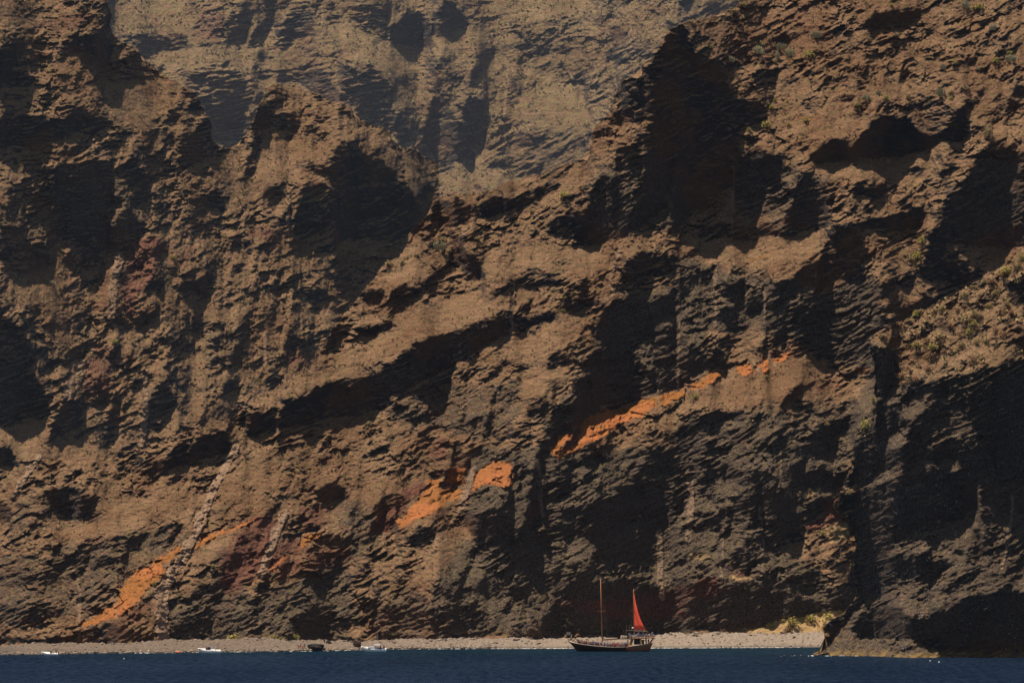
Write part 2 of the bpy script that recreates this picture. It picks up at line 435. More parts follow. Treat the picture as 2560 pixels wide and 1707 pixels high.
6: """
.85 .8 170,0 1060,0 1050,20 880,60 720,80 500,110 400,95 260,80 180,90
.98 .4 1000,170 1040,60 1070,0 1240,0 1280,130 1290,330 1200,400 1080,380 960,470 940,400
.97 .4 1260,0 1700,0 1600,50 1480,40 1400,30 1270,40
1 .35 1650,330 1710,90 1780,0 2351,0 2351,130 2110,160 1930,140 1860,190 1840,380 1700,370
.97 .4 1850,220 1920,160 1980,280 2000,340 2050,360 1840,490 1720,560 1620,600 1560,630 1500,650 1500,560 1800,470 1840,400
.95 .45 640,430 700,390 800,360 860,290 940,260 980,280 950,400 860,430 780,520 640,610 630,500
.74 1.1 640,640 800,540 1000,450 1300,330 1500,400 1400,560 1370,700 1320,800 1330,940 1350,1030 1120,1010 1010,890 800,830 640,740
.97 .4 1380,580 1440,590 1460,660 1370,710 1340,650
1 .4 310,440 340,400 420,360 480,390 480,440 330,500
.8 .7 300,560 460,560 440,620 310,660
.88 .5 500,460 600,460 610,600 500,620
.9 .5 160,300 270,310 270,380 180,380
.65 .8 60,360 150,350 130,480 70,500
.85 .5 490,360 560,330 520,380
.9 .6 0,180 40,230 60,500 50,700 0,760
1.03 .3 240,840 310,820 360,860 380,930 430,950 350,990 300,980 260,920
.78 .9 0,800 200,790 260,900 200,980 0,1020
.85 .5 0,1030 130,1030 130,1080 0,1100
1.05 .3 720,1210 800,1110 890,1060 890,1110 800,1180 730,1230
1.1 .3 570,1270 620,1260 620,1290 580,1290
.9 .6 20,1400 50,1300 150,1250 300,1240 480,1250 470,1300 340,1340 150,1420 50,1430
.95 .5 1040,1400 1140,1310 1220,1290 1210,1350 1100,1420 1050,1440
.93 .5 770,1400 870,1370 800,1430
.75 .7 1080,1230 1240,1180 1230,1210 1090,1260
.8 .9 830,830 1000,860 1050,920 1110,960 1150,1030 1340,1030 1330,950 1230,800 1100,790
.6 1 0,1440 300,1380 560,1330 560,1450 300,1568 0,1568
.6 1 700,1500 900,1420 1040,1300 1180,1240 1040,1400 1020,1568 720,1568
.97 .5 1315,800 1380,830 1480,740 1500,770 1480,830 1520,960 1440,1060 1480,1100 1420,1200 1500,1250 1600,1330 1460,1400 1420,1568 1210,1568 1220,1440 1350,1330 1355,1130 1350,930
.88 .85 1560,1100 1850,1010 2000,990 2250,910 2351,900 2351,1568 2050,1568 2060,1480 2000,1340 1910,1250 1700,1400 1550,1500 1600,1330 1700,1260 1800,1230 1880,1200 1750,1130 1600,1160 1540,1200
1 .4 1890,1050 1930,1010 1960,1050 1920,1070
1 .4 2260,700 2300,750 2320,860 2351,900 2351,760 2300,690
.95 .5 2250,420 2320,380 2351,430 2351,560 2260,540
.9 .7 1700,1520 1850,1420 2030,1450 2050,1568 1700,1568
.55 1 1550,1500 1700,1400 1910,1260 2000,1350 2040,1480 1900,1400 1720,1480 1650,1568 1500,1568
.55 .9 1660,660 1820,620 1860,700 1700,720""",
7: """
1 .3 0,0 90,20 130,90 130,130 0,135
1.02 .35 980,190 990,120 1160,30 1180,0 1545,0 1500,45 1300,80 1100,170
.93 .5 780,150 800,100 850,120
.85 .6 900,100 900,60 990,60 1040,70 950,105
.85 .6 580,110 640,90 630,130
.92 .5 220,330 230,280 330,280 400,250 480,260 560,300 640,360 660,460 560,480 440,460 360,400 330,340
.85 .6 90,360 180,370 180,400 120,400
.93 .5 0,350 70,360 60,500 0,560
.9 .5 160,520 300,500 320,510 220,550
.95 .4 580,220 610,220 615,245
1.02 .4 1030,560 1100,510 1220,490 1220,520 1100,570 1040,580
.95 .5 840,640 880,590 1010,570 1020,600 930,640 860,665
.95 .5 600,790 640,740 750,720 790,760 750,790 620,800
.85 .5 790,720 850,700 850,740 800,750
1.02 .4 2120,350 2130,260 2280,235 2330,290 2290,350 2170,370
.93 .4 1950,260 1980,210 2040,220 2020,250
.9 .5 1560,640 1640,590 1670,600 1640,640 1580,650
.9 .5 1690,600 1750,560 1750,610 1710,620
.82 .8 1250,960 1300,930 1600,820 1620,850 1500,960 1480,1050 1400,1000 1280,1010
1 .3 1700,1010 1740,850 1800,860 1800,890 1740,960 1720,1020
.97 .4 1110,1290 1110,1050 1130,1030 1180,990 1190,1040 1150,1100 1210,1180 1210,1260 1180,1300
.76 .9 0,1080 130,1060 200,1030 350,1040 400,1090 300,1180 150,1200 0,1240
.92 .6 0,1260 250,1260 540,1240 700,1170 830,1180 900,1220 1050,1270 1000,1300 500,1310 200,1310 0,1320
.85 .6 1890,600 2000,560 1990,600 1900,615
.9 .5 1940,470 2010,450 1990,510 1920,520
.85 .6 2160,600 2230,580 2300,610 2300,680 2170,680
.9 .5 2010,530 2050,510 2180,540 2010,570
.82 .6 1230,1240 1400,1250 1530,1240 1520,1290 1230,1285
.85 .6 500,980 560,970 590,1010 520,1030
.76 .9 1930,1130 2100,1060 2300,1100 2351,1200 2200,1270 1980,1250
.6 1 1950,900 2000,780 2351,640 2351,800 2100,900
.97 .4 2260,1270 2351,1260 2351,1310 2270,1300
.62 1 0,900 300,820 560,640 800,560 780,600 560,780 300,900 0,1000
.6 1 1230,1060 1500,1060 1700,1120 1700,1230 1530,1240 1240,1230
.62 1 1480,690 1640,650 1760,700 1650,780 1400,860 1300,880 1350,780""",
8: """
.97 .4 0,240 80,260 80,300 0,350
.93 .4 120,260 150,230 160,260
.93 .5 730,260 700,200 750,130 790,0 830,20 900,60 910,100 850,260 800,270
.95 .4 1050,90 1180,90 1200,230 1160,270 1100,230 1110,150
.93 .5 1220,120 1290,100 1280,200 1230,190
.86 .7 230,460 250,380 380,300 460,310 470,370 350,420 280,520 240,540
.93 .5 120,600 60,680 0,700 0,580 60,590
.9 .5 110,600 230,560 220,590 130,620
.9 .5 330,480 380,460 420,520 420,560 380,560
.9 .5 450,640 500,570 560,540 680,530 660,600 560,680
1 .4 820,450 870,400 950,440 1010,400 1160,450 1180,540 1110,620 1020,680 930,640 890,560 860,510
.9 .7 1140,600 1180,540 1260,500 1300,380 1260,300 1290,240 1320,100 1340,0 1370,120 1380,300 1360,400 1370,480 1280,600 1180,640
.8 1 1390,450 1380,300 1400,230 1560,180 1540,300 1450,400 1620,380 1720,330 1800,300 1990,330 2050,440 1800,620 1650,570 1560,620 1330,640
.93 .6 1850,260 1990,200 2090,0 2240,0 2250,150 2180,200 2250,280 2270,550 2050,540 2040,440 2060,330 1940,320
.95 .4 370,930 440,850 500,840 480,890 400,930
.96 .5 235,1230 250,900 300,990 290,1080 270,1200 350,1230 500,1240 800,1250 1000,1210 1040,1230 900,1280 300,1285
.82 .8 290,1100 500,1000 620,1000 590,1090 600,1200 480,1220 300,1200
.65 .8 460,960 540,910 560,980 480,980
.65 .8 650,900 700,870 710,1020 650,1050
.62 1 920,860 1150,830 1300,900 1280,1000 1050,1000 940,960
.9 .5 1390,900 1300,820 1560,830 1700,880 2100,900 2351,950 2351,1240 1500,1260 1350,1260 1380,1160 1440,1050
.85 .5 1030,1190 1080,1180 1100,1260 1020,1260
1 .3 20,1270 150,1270 240,1300 120,1310
.85 .5 1480,680 1550,670 1550,710 1490,710
.65 1 1560,740 1700,790 1750,780 1720,840 1560,830
.6 1 2150,560 2351,580 2351,640 2180,700
.65 1 1400,0 1800,0 1700,120 1560,180 1400,230
.62 1 1000,700 1250,560 1500,660 1560,740 1300,820 1000,820
.65 1 60,830 240,780 240,900 60,960
.62 1 1750,640 2150,560 2200,760 1760,760
.7 .9 100,960 230,1000 230,1180 20,1200
.7 .9 600,1080 1000,1080 1000,1200 620,1230""",
9: """
.65 1 0,200 0,560 60,400 130,350 110,180
.86 .7 160,180 300,60 400,100 560,160 640,120 720,260 700,400 600,380 580,500 500,560 490,480 350,500 340,560 210,530 160,420 260,410 350,400 500,250 300,200 200,250
.92 .6 600,380 700,280 790,380 790,560 770,650 700,700 620,680
1 .4 790,440 870,440 860,540 890,600 810,640 780,620
.97 .4 780,130 860,70 870,160 960,120 1030,110 1060,200 900,260 830,240
.98 .4 890,460 960,370 1060,310 1060,400 950,450
.78 .7 370,700 500,620 580,560 600,700 560,760 400,810
.92 .5 0,830 150,900 300,860 400,900 620,890 780,870 800,1000 1000,1010 1210,1000 1210,1060 1050,1110 900,1130 700,1160 450,1220 0,1240
.85 .6 840,760 950,720 940,740 850,780
.9 .5 980,940 1000,860 1040,870 990,990
.75 .5 1070,200 1140,240 1100,310 1060,280
.6 1 0,40 160,20 300,60 160,180 0,180
.6 1 820,780 960,780 1000,860 960,960 860,960
1 .4 1100,310 1230,240 1280,230 1300,270 1500,150 1560,130 1700,100 1880,80 1900,0 1210,0 1195,130 1150,240
1 .4 1300,270 1540,200 1700,130 2050,180 2060,420 1870,480 1790,540 1760,570 1650,550 1500,650 1420,740 1560,740 1780,740 1900,750 1820,830 1640,900 1500,900 1350,1000 1250,1070 1030,1150 1225,1000 1220,800 1220,620 1160,450 1110,420 1100,310
.93 .6 1880,0 2100,0 2120,180 1900,180
1 .35 2100,0 2351,0 2351,290 2200,240 2140,160
.95 .5 2030,560 2060,400 2110,420 2080,560 2100,700 2050,780
1 .4 1020,1160 1250,1070 1150,1180 1070,1290 1050,1270 1015,1200
1.02 .35 1230,1150 1290,1060 1420,1060 1540,1040 1560,1120 1720,1110 1830,1090 1870,1040 2000,980 2200,960 2351,860 2351,1350 2200,1370 1800,1370 1690,1330 1630,1290 1380,1290 1120,1280 1180,1180
.9 .5 2290,380 2351,380 2351,440 2300,440
.85 .6 1870,680 2040,660 2040,700 1900,710
.1 1 1290,1060 1340,1080 1240,1160 1180,1220 1250,1240 1120,1280 1080,1290 1150,1170 1200,1120
.2 1 1340,1030 1380,960 1500,900 1560,930 1420,1000 1370,1030
.2 1 1710,1050 1760,1000 1960,970 1870,1040 1800,1100 1740,1090
.45 1 1560,270 1680,210 1700,310 1870,270 1850,350 1700,370 1600,330
.3 1.1 1430,740 1480,680 1650,600 1800,530 1980,490 2030,560 2040,640 1880,660 1860,700 1680,740 1600,720
.3 1 1640,1000 1720,980 1720,1010 1620,1030
.35 1.1 2070,200 2130,170 2200,250 2290,280 2351,300 2351,380 2290,400 2310,470 2351,480 2351,600 2200,740 2090,680 2080,500
.4 1.1 1390,170 1530,70 1600,90 1660,60 1700,110 1540,160 1400,190 1300,270 1310,240
.4 1.1 1820,850 2000,790 2090,800 2250,850 2250,900 2050,960 1900,930
.05 .8 910,1385 1000,1350 1080,1290 1300,1290 1380,1270 1640,1290 1700,1340 1770,1350 1770,1380
.05 .8 2180,1385 2240,1355 2351,1340 2351,1390""",
}
# lighter and coloured rock: "amount x,y ..."
ORANGE = {
7: """1 900,820 1230,640 1210,690 1080,770 1110,820 1080,880 950,960 900,1050 780,1140 560,1200 550,1180 770,1040 800,960 860,870
1 1290,660 1330,610 1480,550 1740,450 1720,470 1480,580 1400,630 1300,675
.9 1790,840 1800,790 1860,740 1990,680 2030,580 2160,550 2120,600 2010,680 1900,750
.3 250,1250 560,1110 700,1040 760,1000 760,1040 560,1190 300,1260
.38 0,780 300,660 500,590 640,540 300,690 0,810
.35 600,250 680,190 760,170 650,230
.8 1920,380 1990,370 1930,395""",
8: """.85 930,160 1050,90 1180,100 1180,250 1130,250 1000,250 900,300
.85 600,280 620,210 710,200 710,270 840,270 840,310 640,440 430,530 400,480
.7 750,150 870,110 860,260 740,240
.7 1420,0 1620,0 1560,60 1480,100""",
5: """1 1650,1300 1900,1230 2050,1170 2150,1150 2150,1220 2040,1280 1850,1370 1760,1430 1530,1540 1620,1450
.9 1450,1530 1470,1430 1570,1380 1570,1440
1 2170,1140 2351,1090 2320,1150 2180,1220""",
6: """1 130,1110 140,1060 280,985 350,995 200,1100
1 430,980 440,940 530,930 560,990 490,1030
1 570,920 650,900 660,970 600,1000
1 680,900 810,850 750,920 700,930
1 0,1110 80,1120 0,1180
.6 1220,970 1310,950 1310,990 1220,1000
.5 460,270 760,130 760,150 480,290""",
3: ".5 680,780 900,770 1100,780 900,800",
}
RED = {
8: """1 220,570 300,450 320,420 450,360 470,270 600,220 600,300 480,330 460,400 330,470 400,540 250,580
.5 1280,400 1370,320 1380,440 1290,560
.5 1300,1000 1900,1000 2351,900 2351,1150 1800,1150""",
7: """.7 1480,690 1700,430 1900,500 1850,750 1700,870 1500,1050 1700,1100 1600,1080 1450,900
.7 1900,620 2010,560 1990,700 1850,700
.6 1990,380 2200,380 2180,540 2000,560
.6 820,1170 900,1050 1030,960 1030,1060 900,1180
.5 1600,640 2351,660 2351,760 1900,900""",
4: """.8 1870,900 1910,850 2000,850 2090,900 1960,940
.6 650,240 730,220 730,560 660,600
.7 830,200 950,70 1080,80 1080,330 960,450 870,640 810,560
.6 1160,280 1280,110 1330,140 1300,250
.6 560,1000 620,890 740,1000 730,1160 560,1200
.6 1640,20 1850,20 1870,130 1640,100
.5 700,780 800,1000 640,960 580,740""",
9: """.9 880,500 1000,450 1060,330 1100,320 1110,430 1160,450 1000,560 900,560
.9 380,830 470,810 560,860 380,880
.6 0,1000 200,860 330,860 330,1000""",
1: """.5 200,150 600,60 680,110 500,200 200,210
.5 1300,80 1420,20 1500,100 1500,290 1290,290""",
2: ".6 380,300 640,310 640,330 450,330",
3: ".3 100,150 900,60 1200,200 400,500",
5: """.5 880,180 960,240 960,380 890,400
.6 620,1440 760,1430 760,1560 600,1560""",
6: ".6 880,1080 1150,1040 1150,1090 950,1120",
}
STRAW = {
9: """1 430,1230 600,1200 720,1150 880,1120 1100,1080 1140,1090 1030,1160 1015,1225 600,1235
.6 380,840 560,860 540,880 380,880
.5 1000,520 1180,460 1200,600 1050,650
.5 860,310 960,260 960,330 870,350
.5 120,680 280,720 250,760 100,740""",
}
LAVA = {
8: """.85 900,0 2351,0 2351,1240 900,1260 620,1000 700,820 900,560 850,380
.6 250,1250 230,900 620,980 900,1260
.6 0,300 230,330 300,560 200,780 0,700
.5 560,520 700,530 600,700 440,640""",
9: """.85 0,0 1150,0 1200,200 1060,330 880,480 780,640 900,780 1210,1000 1000,1120 0,1240
0.75 1220,0 2351,0 2351,1300 1100,1290 1220,900 1200,450""",
7: """.6 0,780 300,660 800,560 1300,500 1200,650 900,800 780,960 560,1120 0,1260
.75 1250,940 1600,830 1700,1000 2351,700 2351,1300 1100,1290 1130,1000
.6 1480,640 1700,560 1650,850 1400,900
.5 60,280 700,260 680,500 100,600""",
5: """.85 1640,900 1850,480 2351,400 2351,1100 2150,1140 1700,1260 1400,1568 1340,1400 1580,1060
.6 300,1240 700,1040 1000,1080 1300,980 1250,1300 1000,1450 700,1400 400,1350
.5 0,1040 970,650 1170,570 1180,720 600,1060 120,1300
.6 1480,480 1740,480 1590,600""",
6: """.8 0,200 560,330 1000,440 1350,330 1500,400 1350,720 1340,1030 1000,860 640,740 250,700 240,1000 0,1000
.7 0,1300 500,1230 760,1240 1100,1150 1350,1200 1230,1568 0,1568
0.75 1310,800 1480,760 1540,1050 1900,1010 2351,900 2351,1568 1210,1568""",
4: """.6 0,700 240,900 330,1200 290,1300 0,1360
.6 980,1100 1190,1100 1150,1260 990,1400
.6 860,620 1100,500 1080,640 900,720
.6 540,200 600,600 700,1300 760,1500 660,1500 480,700
.5 1200,600 1480,650 1660,800 1600,920 1350,980""",
3: """.6 420,1040 1080,1150 1080,1520 420,1500
.7 1800,1300 2040,1080 2351,1060 2351,1568 1780,1568""",
1: """.6 250,1130 750,1100 1020,1200 1000,1568 380,1568
.5 1180,900 1400,820 1400,1000 1230,1150
.5 0,1200 300,1400 370,1568 0,1568""",
2: ".7 1700,1150 2100,1000 2351,1200 2351,1568 1680,1568",
}
SCREE = {
5: """1 400,560 700,500 1000,430 1100,560 950,660 500,820 100,1010 0,1000 0,900 200,780
.8 1000,180 1400,130 1800,150 1830,300 1400,350 1000,350
.8 480,180 740,200 700,300 460,400 320,400 230,380
.9 1180,740 1500,650 1650,700 1500,850 1250,960 1120,900
.8 1330,980 1560,960 1540,1100 1280,1180 1200,1100""",
6: """1 100,110 500,110 1040,60 980,200 700,300 500,320 300,250
1 100,1150 450,980 900,860 1100,960 850,1080 700,1200 400,1200 50,1260
.25 1500,760 1900,560 2351,300 2351,900 1900,1000 1560,1020
.6 900,1100 1340,1060 1340,1200 900,1300""",
3: """1 860,1100 1200,1090 1700,1000 1720,1200 1500,1200 1080,1200
.8 650,740 1100,740 1300,820 1180,930 700,900
.7 1350,540 1900,560 2000,700 1700,640 1300,700""",
7: """.9 800,330 1380,330 1250,480 900,520 700,600 300,640 650,470
1 1340,640 1560,560 1560,760 1300,760
.7 1450,100 1900,60 1950,250 1450,440""",
4: """1 20,300 450,340 450,500 150,560 60,450
.9 1250,480 1600,560 1650,700 1350,600 1200,560
1 0,1380 140,1300 340,1280 320,1450 600,1440 700,1568 120,1568
.8 1100,1300 1640,1270 1900,1100 2351,960 2351,1000 1860,1170 1640,1270
.8 1080,200 1180,230 1130,420 1090,380
1 1280,780 1380,900 1350,1280 1250,1250""",
1: """.8 0,0 400,0 150,180 0,260
.9 760,540 1050,520 1200,700 1000,860 760,820 700,700
.9 740,20 1300,0 1270,230 1000,220 850,240 740,170
.8 1050,330 1500,310 1650,380 1300,450 1100,470
.9 1730,950 2200,950 2200,1090 1980,1090 2150,1180 1730,1230""",
2: """.9 650,310 1000,180 1300,20 2000,0 1700,80 1300,130 1050,190 980,320
1 0,140 250,260 400,310 520,340 520,500 380,480 200,400 0,330
.9 1230,640 1640,560 1700,800 1600,900 1350,860 1180,750
1 720,1150 1200,1130 1400,1180 1000,1280 720,1300
.9 350,970 640,1080 690,1250 560,1300 480,1220""",
8: """.8 230,150 560,250 420,330 230,380 0,440 0,380
1 480,420 850,290 800,400 640,500 420,540
.9 700,560 880,520 920,640 860,760 640,840 560,800""",
9: """1 1790,560 1980,490 2030,560 2040,640 1880,660
1 450,1210 1130,1090 1015,1250 600,1240""",
}
# dykes: sheet, width, relief, x,y ...
DYKES = """
7 55 1570,0 1500,130 1410,300 1350,470
7 62 1350,470 1290,600 1220,740 1130,860
7 90 1130,860 1080,960 1080,1100 1090,1270
7 60 1900,430 1830,600 1770,780 1740,840
7 14 780,940 775,1140
7 30 520,850 530,1000 525,1290
7 45 260,60 170,180 90,320
4 62 800,220 760,400 740,560 740,620
4 42 965,990 975,1250 950,1470
4 85 550,950 500,1050 470,1120
4 18 940,710 930,900
4 30 1770,740 1775,930
5 22 1190,380 1180,640 1170,780 1120,900
5 28 1900,160 1830,360 1850,470 1780,530
5 28 1080,1090 1080,1200 1030,1270
5 24 1630,900 1560,1150
5 20 2290,300 2290,700 2290,1100
8 45 920,130 880,260 830,400
8 28 830,400 740,540 640,680
8 14 640,680 560,830
8 28 1350,100 1380,450
8 42 2160,560 2165,880 2180,1000
6 26 290,250 290,500 290,680
6 18 490,380 500,700
6 22 620,450 620,780
6 22 545,930 580,990
6 26 640,860 690,950
9 24 720,0 730,200 800,330
9 48 110,180 130,350 110,600
9 24 340,540 330,950
9 20 590,400 610,700 620,870
9 28 2280,300 2250,600 2200,800
2 20 1700,80 1720,400 1730,800
2 14 1800,200 1800,440 1830,620
2 22 1970,50 1970,480
2 24 1150,380 1130,700 1125,1040
2 10 355,0 360,290
2 12 1390,60 1380,300
3 22 1850,80 1870,330
3 14 600,60 575,150
1 28 1930,1280 1920,1568
1 20 2150,20 2150,300
1 14 1820,100 1830,290
3 18 410,1100 405,1568
4 22 1620,1150 1660,1050 1700,1080"""
# rounded rock noses standing out of the wall: sheet, x, y, rx, ry, relief (photo pixels)
KNOBS = """
4 940 350 150 320 16
4 740 420 90 220 10
4 660 1060 110 130 12
4 1330 330 110 130 12
4 1380 200 90 90 8
1 80 1250 200 280 26
4 100 120 200 130 16
1 2080 1350 190 170 12
2 200 1150 260 300 20
3 1150 1440 90 110 12
8 1330 1160 60 80 8
8 1195 1190 45 50 6
8 120 1180 120 110 10
7 1165 1220 50 80 7
9 1080 120 110 80 12
9 950 320 110 80 10
9 420 500 90 60 7
4 540 220 50 60 9
4 110 640 120 70 9
5 430 1180 90 60 7
5 400 420 160 80 7
5 260 680 160 60 7
6 130 900 130 100 8
3 570 1000 130 120 8
2 1000 800 120 200 14
2 960 560 120 160 10
3 1290 1180 200 120 9
2 700 500 90 200 10
5 2060 220 200 180 18
6 1160 60 110 120 14
6 400 420 90 70 8
6 560 500 70 90 7
1 1540 640 200 200 14
1 1460 60 110 140 12
2 1340 170 200 100 10
5 880 130 80 130 10
6 1950 250 150 110 8
3 2200 950 120 120 14"""
# ---------------------------------------------------------------- terrain solve
GS = 1.75                                  # survey grid step, photo pixels
X0, X1, Y0, Y1 = -330.0, 2900.0, -90.0, 1662.0
NX, NY = int((X1-X0)/GS)+1, int((Y1-Y0)/GS)+1
gx = X0+np.arange(NX)*GS; gy = Y0+np.arange(NY)*GS
GX, GY = np.meshgrid(gx, gy)
hd6 = [(3300, -420), (2700, 40), (2351, 150), (2250, 230), (2180, 290), (2050, 370), (1950, 430), (1840, 500), (1700, 560), (1620, 600), (1560, 640), (1430, 680), (1370, 730), (1340, 790), (1315, 800), (1315, 860), (1350, 930), (1350, 1130), (1360, 1170), (1350, 1260), (1355, 1320), (1290, 1400), (1220, 1440), (1210, 1500)]
hd9 = [(1210, 10), (1195, 130), (1150, 240), (1110, 310), (1100, 430), (1160, 450), (1205, 530), (1220, 620), (1220, 800), (1225, 1000), (1150, 1090), (1030, 1150), (1015, 1190), (1020, 1255), (1050, 1270), (1065, 1300), (1000, 1350), (910, 1385), (890, 1400)]
skyD = [(x*K+1680, y*K+560) for x, y in hd6]+[(x*K+1680, y*K+1120) for x, y in hd9]

HEADLINE = skyD+[(2000, 1652), (2950, 1652)]

def parse(s):
    for ln in s.strip().splitlines():
        a = ln.split()
        yield [float(v) for v in a if ',' not in v], np.array([[float(q) for q in v.split(',')] for v in a if ',' in v])
def to_src(sheet, pts):
    p = pts.copy(); p[p[:, 0] >= 2349, 0] += 0
    return p*K+np.array(T[sheet])
def inside(px, py, poly):
    r = np.zeros(px.shape, bool); n = len(poly)
    for i in range(n):
        x1, y1 = poly[i]; x2, y2 = poly[(i+1) % n]
        if y1 == y2: continue
        c = ((y1 > py) != (y2 > py)) & (px < (x2-x1)*(py-y1)/(y2-y1)+x1)
        r ^= c
    return r
def stamp(arr, poly, val, mode='set'):
    # edge-of-frame polygons run on past the frame
    poly = poly.copy()
    poly[poly[:, 0] <= 1, 0] = X0-5; poly[poly[:, 0] >= 2557, 0] = X1+5
    poly[poly[:, 1] <= 1, 1] = Y0-5
    i0 = max(0, int((poly[:, 0].min()-X0)/GS)-1); i1 = min(NX, int((poly[:, 0].max()-X0)/GS)+2)
    j0 = max(0, int((poly[:, 1].min()-Y0)/GS)-1); j1 = min(NY, int((poly[:, 1].max()-Y0)/GS)+2)
    m = inside(GX[j0:j1, i0:i1], GY[j0:j1, i0:i1], poly)
    sub = arr[j0:j1, i0:i1]
    if mode == 'max': sub[m] = np.maximum(sub[m], val)
    else: sub[m] = val
def blur(a, r):
    for ax in (0, 1):
        for _ in range(2):
            c = np.cumsum(np.pad(a, [(r+1, r) if k == ax else (0, 0) for k in (0, 1)], mode='edge'), axis=ax)
            n = a.shape[ax]
            a = (np.take(c, np.arange(2*r+1, 2*r+1+n), axis=ax)-np.take(c, np.arange(0, n), axis=ax))/(2*r+1)
    return a
def sample(a, x, y):
    fx = np.clip((x-X0)/GS, 0, NX-1.001); fy = np.clip((y-Y0)/GS, 0, NY-1.001)
    i = fx.astype(int); j = fy.astype(int); u = fx-i; v = fy-j
    return (a[j, i]*(1-u)+a[j, i+1]*u)*(1-v)+(a[j+1, i]*(1-u)+a[j+1, i+1]*u)*v
def dist_to_path(px, py, path):
    d = np.full(px.shape, 1e9)
    for (x1, y1), (x2, y2) in zip(path[:-1], path[1:]):
        vx, vy = x2-x1, y2-y1; L = vx*vx+vy*vy+1e-9
        t = np.clip(((px-x1)*vx+(py-y1)*vy)/L, 0, 1)
        d = np.minimum(d, np.hypot(px-x1-t*vx, py-y1-t*vy))
    return d

steep = np.zeros((NY, NX)); rough = np.ones((NY, NX))
for sh, s in WALLS.items():
    for (lv, rg), pts in parse(s):
        q = to_src(sh, pts); stamp(steep, q, lv, 'max' if lv > .5 else 'set'); stamp(rough, q, rg)
orange = np.zeros((NY, NX)); red = np.zeros((NY, NX)); straw = np.zeros((NY, NX)); dyke = np.zeros((NY, NX)); lava = np.zeros((NY, NX)); scree = np.zeros((NY, NX))
for tab, arr in ((ORANGE, orange), (RED, red), (STRAW, straw), (LAVA, lava), (SCREE, scree)):
    for sh, s in tab.items():
        for (lv,), pts in parse(s): stamp(arr, to_src(sh, pts), lv, 'max')
wob = 5*perlin(GX/30, GY/30, 91)+2*perlin(GX/9, GY/9, 92)
dk_rel = np.zeros((NY, NX))
for (sh, w), pts in parse(DYKES):
    q = to_src(int(sh), pts); hw = w*K/2
    i0 = max(0, int((q[:, 0].min()-30-X0)/GS)); i1 = int((q[:, 0].max()+30-X0)/GS)
    j0 = max(0, int((q[:, 1].min()-30-Y0)/GS)); j1 = int((q[:, 1].max()+30-Y0)/GS)
    sl = (slice(j0, j1), slice(i0, i1))
    d = dist_to_path(GX[sl]+wob[sl]*.6, GY[sl], q)
    e = np.clip((hw*(1+.5*wob[sl]/5)-d)/(2.2)+.5, 0, 1)
    dyke[sl] = np.maximum(dyke[sl], e*(1.0 if sh == 7 and w > 40 else .72 if w > 40 else .62))
    dk_rel[sl] = np.maximum(dk_rel[sl], e*min(7.0, hw*.55))

# roughen every outline by looking the survey up through a warp
wx = 5.5*fbm(GX/60, GY/60, 21, 2, .6)+4.0*fbm(GX/15, GY/19, 25, 3, .6, True); wy = 4.5*fbm(GX/60, GY/60, 41, 2, .6)+2.6*fbm(GX/13, GY/11, 45, 3, .6)
_, cb1 = blocks(GX/19+wob*.05, GY/15, 11); _, cb2 = blocks(GX/8.5, GY/7.5, 12)
wx = wx+5.0*cb1+2.0*cb2; _, cb3 = blocks(GX/17, GY/13+wob*.05, 13); wy = wy+4.0*cb3+1.5*cb2
lava = blur(sample(lava, GX+3*wx, GY+3*wy), 5); scree = blur(sample(scree, GX+wx, GY+wy), 4)
steep = blur(sample(steep, GX+wx, GY+wy), 1); rough = blur(sample(rough, GX+wx, GY+wy), 2)
orange = sample(blur(orange, 1), GX+wx*.85, GY+wy*.85); red = sample(blur(red, 4), GX+wx, GY+wy); straw = sample(blur(straw, 2), GX+wx*.5, GY+wy*.5)

# medium ledges and gullies the survey does not list
upperleft = np.clip((1000-GY-.55*GX)/300, 0, 1)
th1, th2 = math.radians(25), math.radians(6)
def beds(th, seed):
    s_ = GX*math.cos(th)-GY*math.sin(th); t_ = GX*math.sin(th)+GY*math.cos(th)
    t_ = t_+14*perlin(GX/160, GY/160, seed+1)+4*perlin(GX/40, GY/40, seed+2)
    return s_, t_
s1, t1 = beds(th1, 300); s2, t2 = beds(th2, 330)
mwall = fbm(s1/75, t1/26, 61, 4, .55)
steep = np.clip(steep+(1-.8*scree)*np.clip((mwall-.27)*2.6, 0, .78)*np.where((GY < 470) & (GX > 950) & (GX < 1660), .45, 1)*(1-np.clip(steep*1.6, 0, 1)), 0, 1.2)

steep = np.where(orange > .75, np.minimum(steep, .25), steep)
LIT, WALL = 1.30, 0.09
slope = np.clip(LIT*(.88+.25*scree)+.32*fbm(GX/90, GY/60, 320, 4), .75, 1.7)*(1-steep)+WALL*steep
slope = np.where(steep > 1.0, WALL-(steep-1.0)*3.0, slope)
# Poisson fit: depth D (pixels), dD/dup = slope, dD/dx ~ lateral
def solve(gz, gx_, wxw):
    ny, nx = gz.shape
    # divergence on grid, Neumann borders -> DCT via mirrored FFT
    by = np.zeros((ny, nx)); bx = np.zeros((ny, nx))
    fy = -(gz[1:]+gz[:-1])/2*GS            # D[j+1]-D[j] (j runs down)
    fx = (gx_[:, 1:]+gx_[:, :-1])/2*GS*wxw
    by[:-1] += fy; by[1:] -= fy
    bx[:, :-1] += fx; bx[:, 1:] -= fx
    b = by+bx
    m = np.concatenate([b, b[::-1]], 0); m = np.concatenate([m, m[:, ::-1]], 1)
    fm = np.fft.rfft2(m)
    ky = 2*np.cos(np.pi*np.arange(2*ny)/ny)-2; kx = (2*np.cos(np.pi*np.arange(nx+1)/nx)-2)*wxw
    den = ky[:, None]+kx[None, :]; den[0, 0] = 1
    den = den-1e-9
    r = np.fft.irfft2(fm/den, s=m.shape)[:ny, :nx]
    return r
lateral = 0.10+0*GX
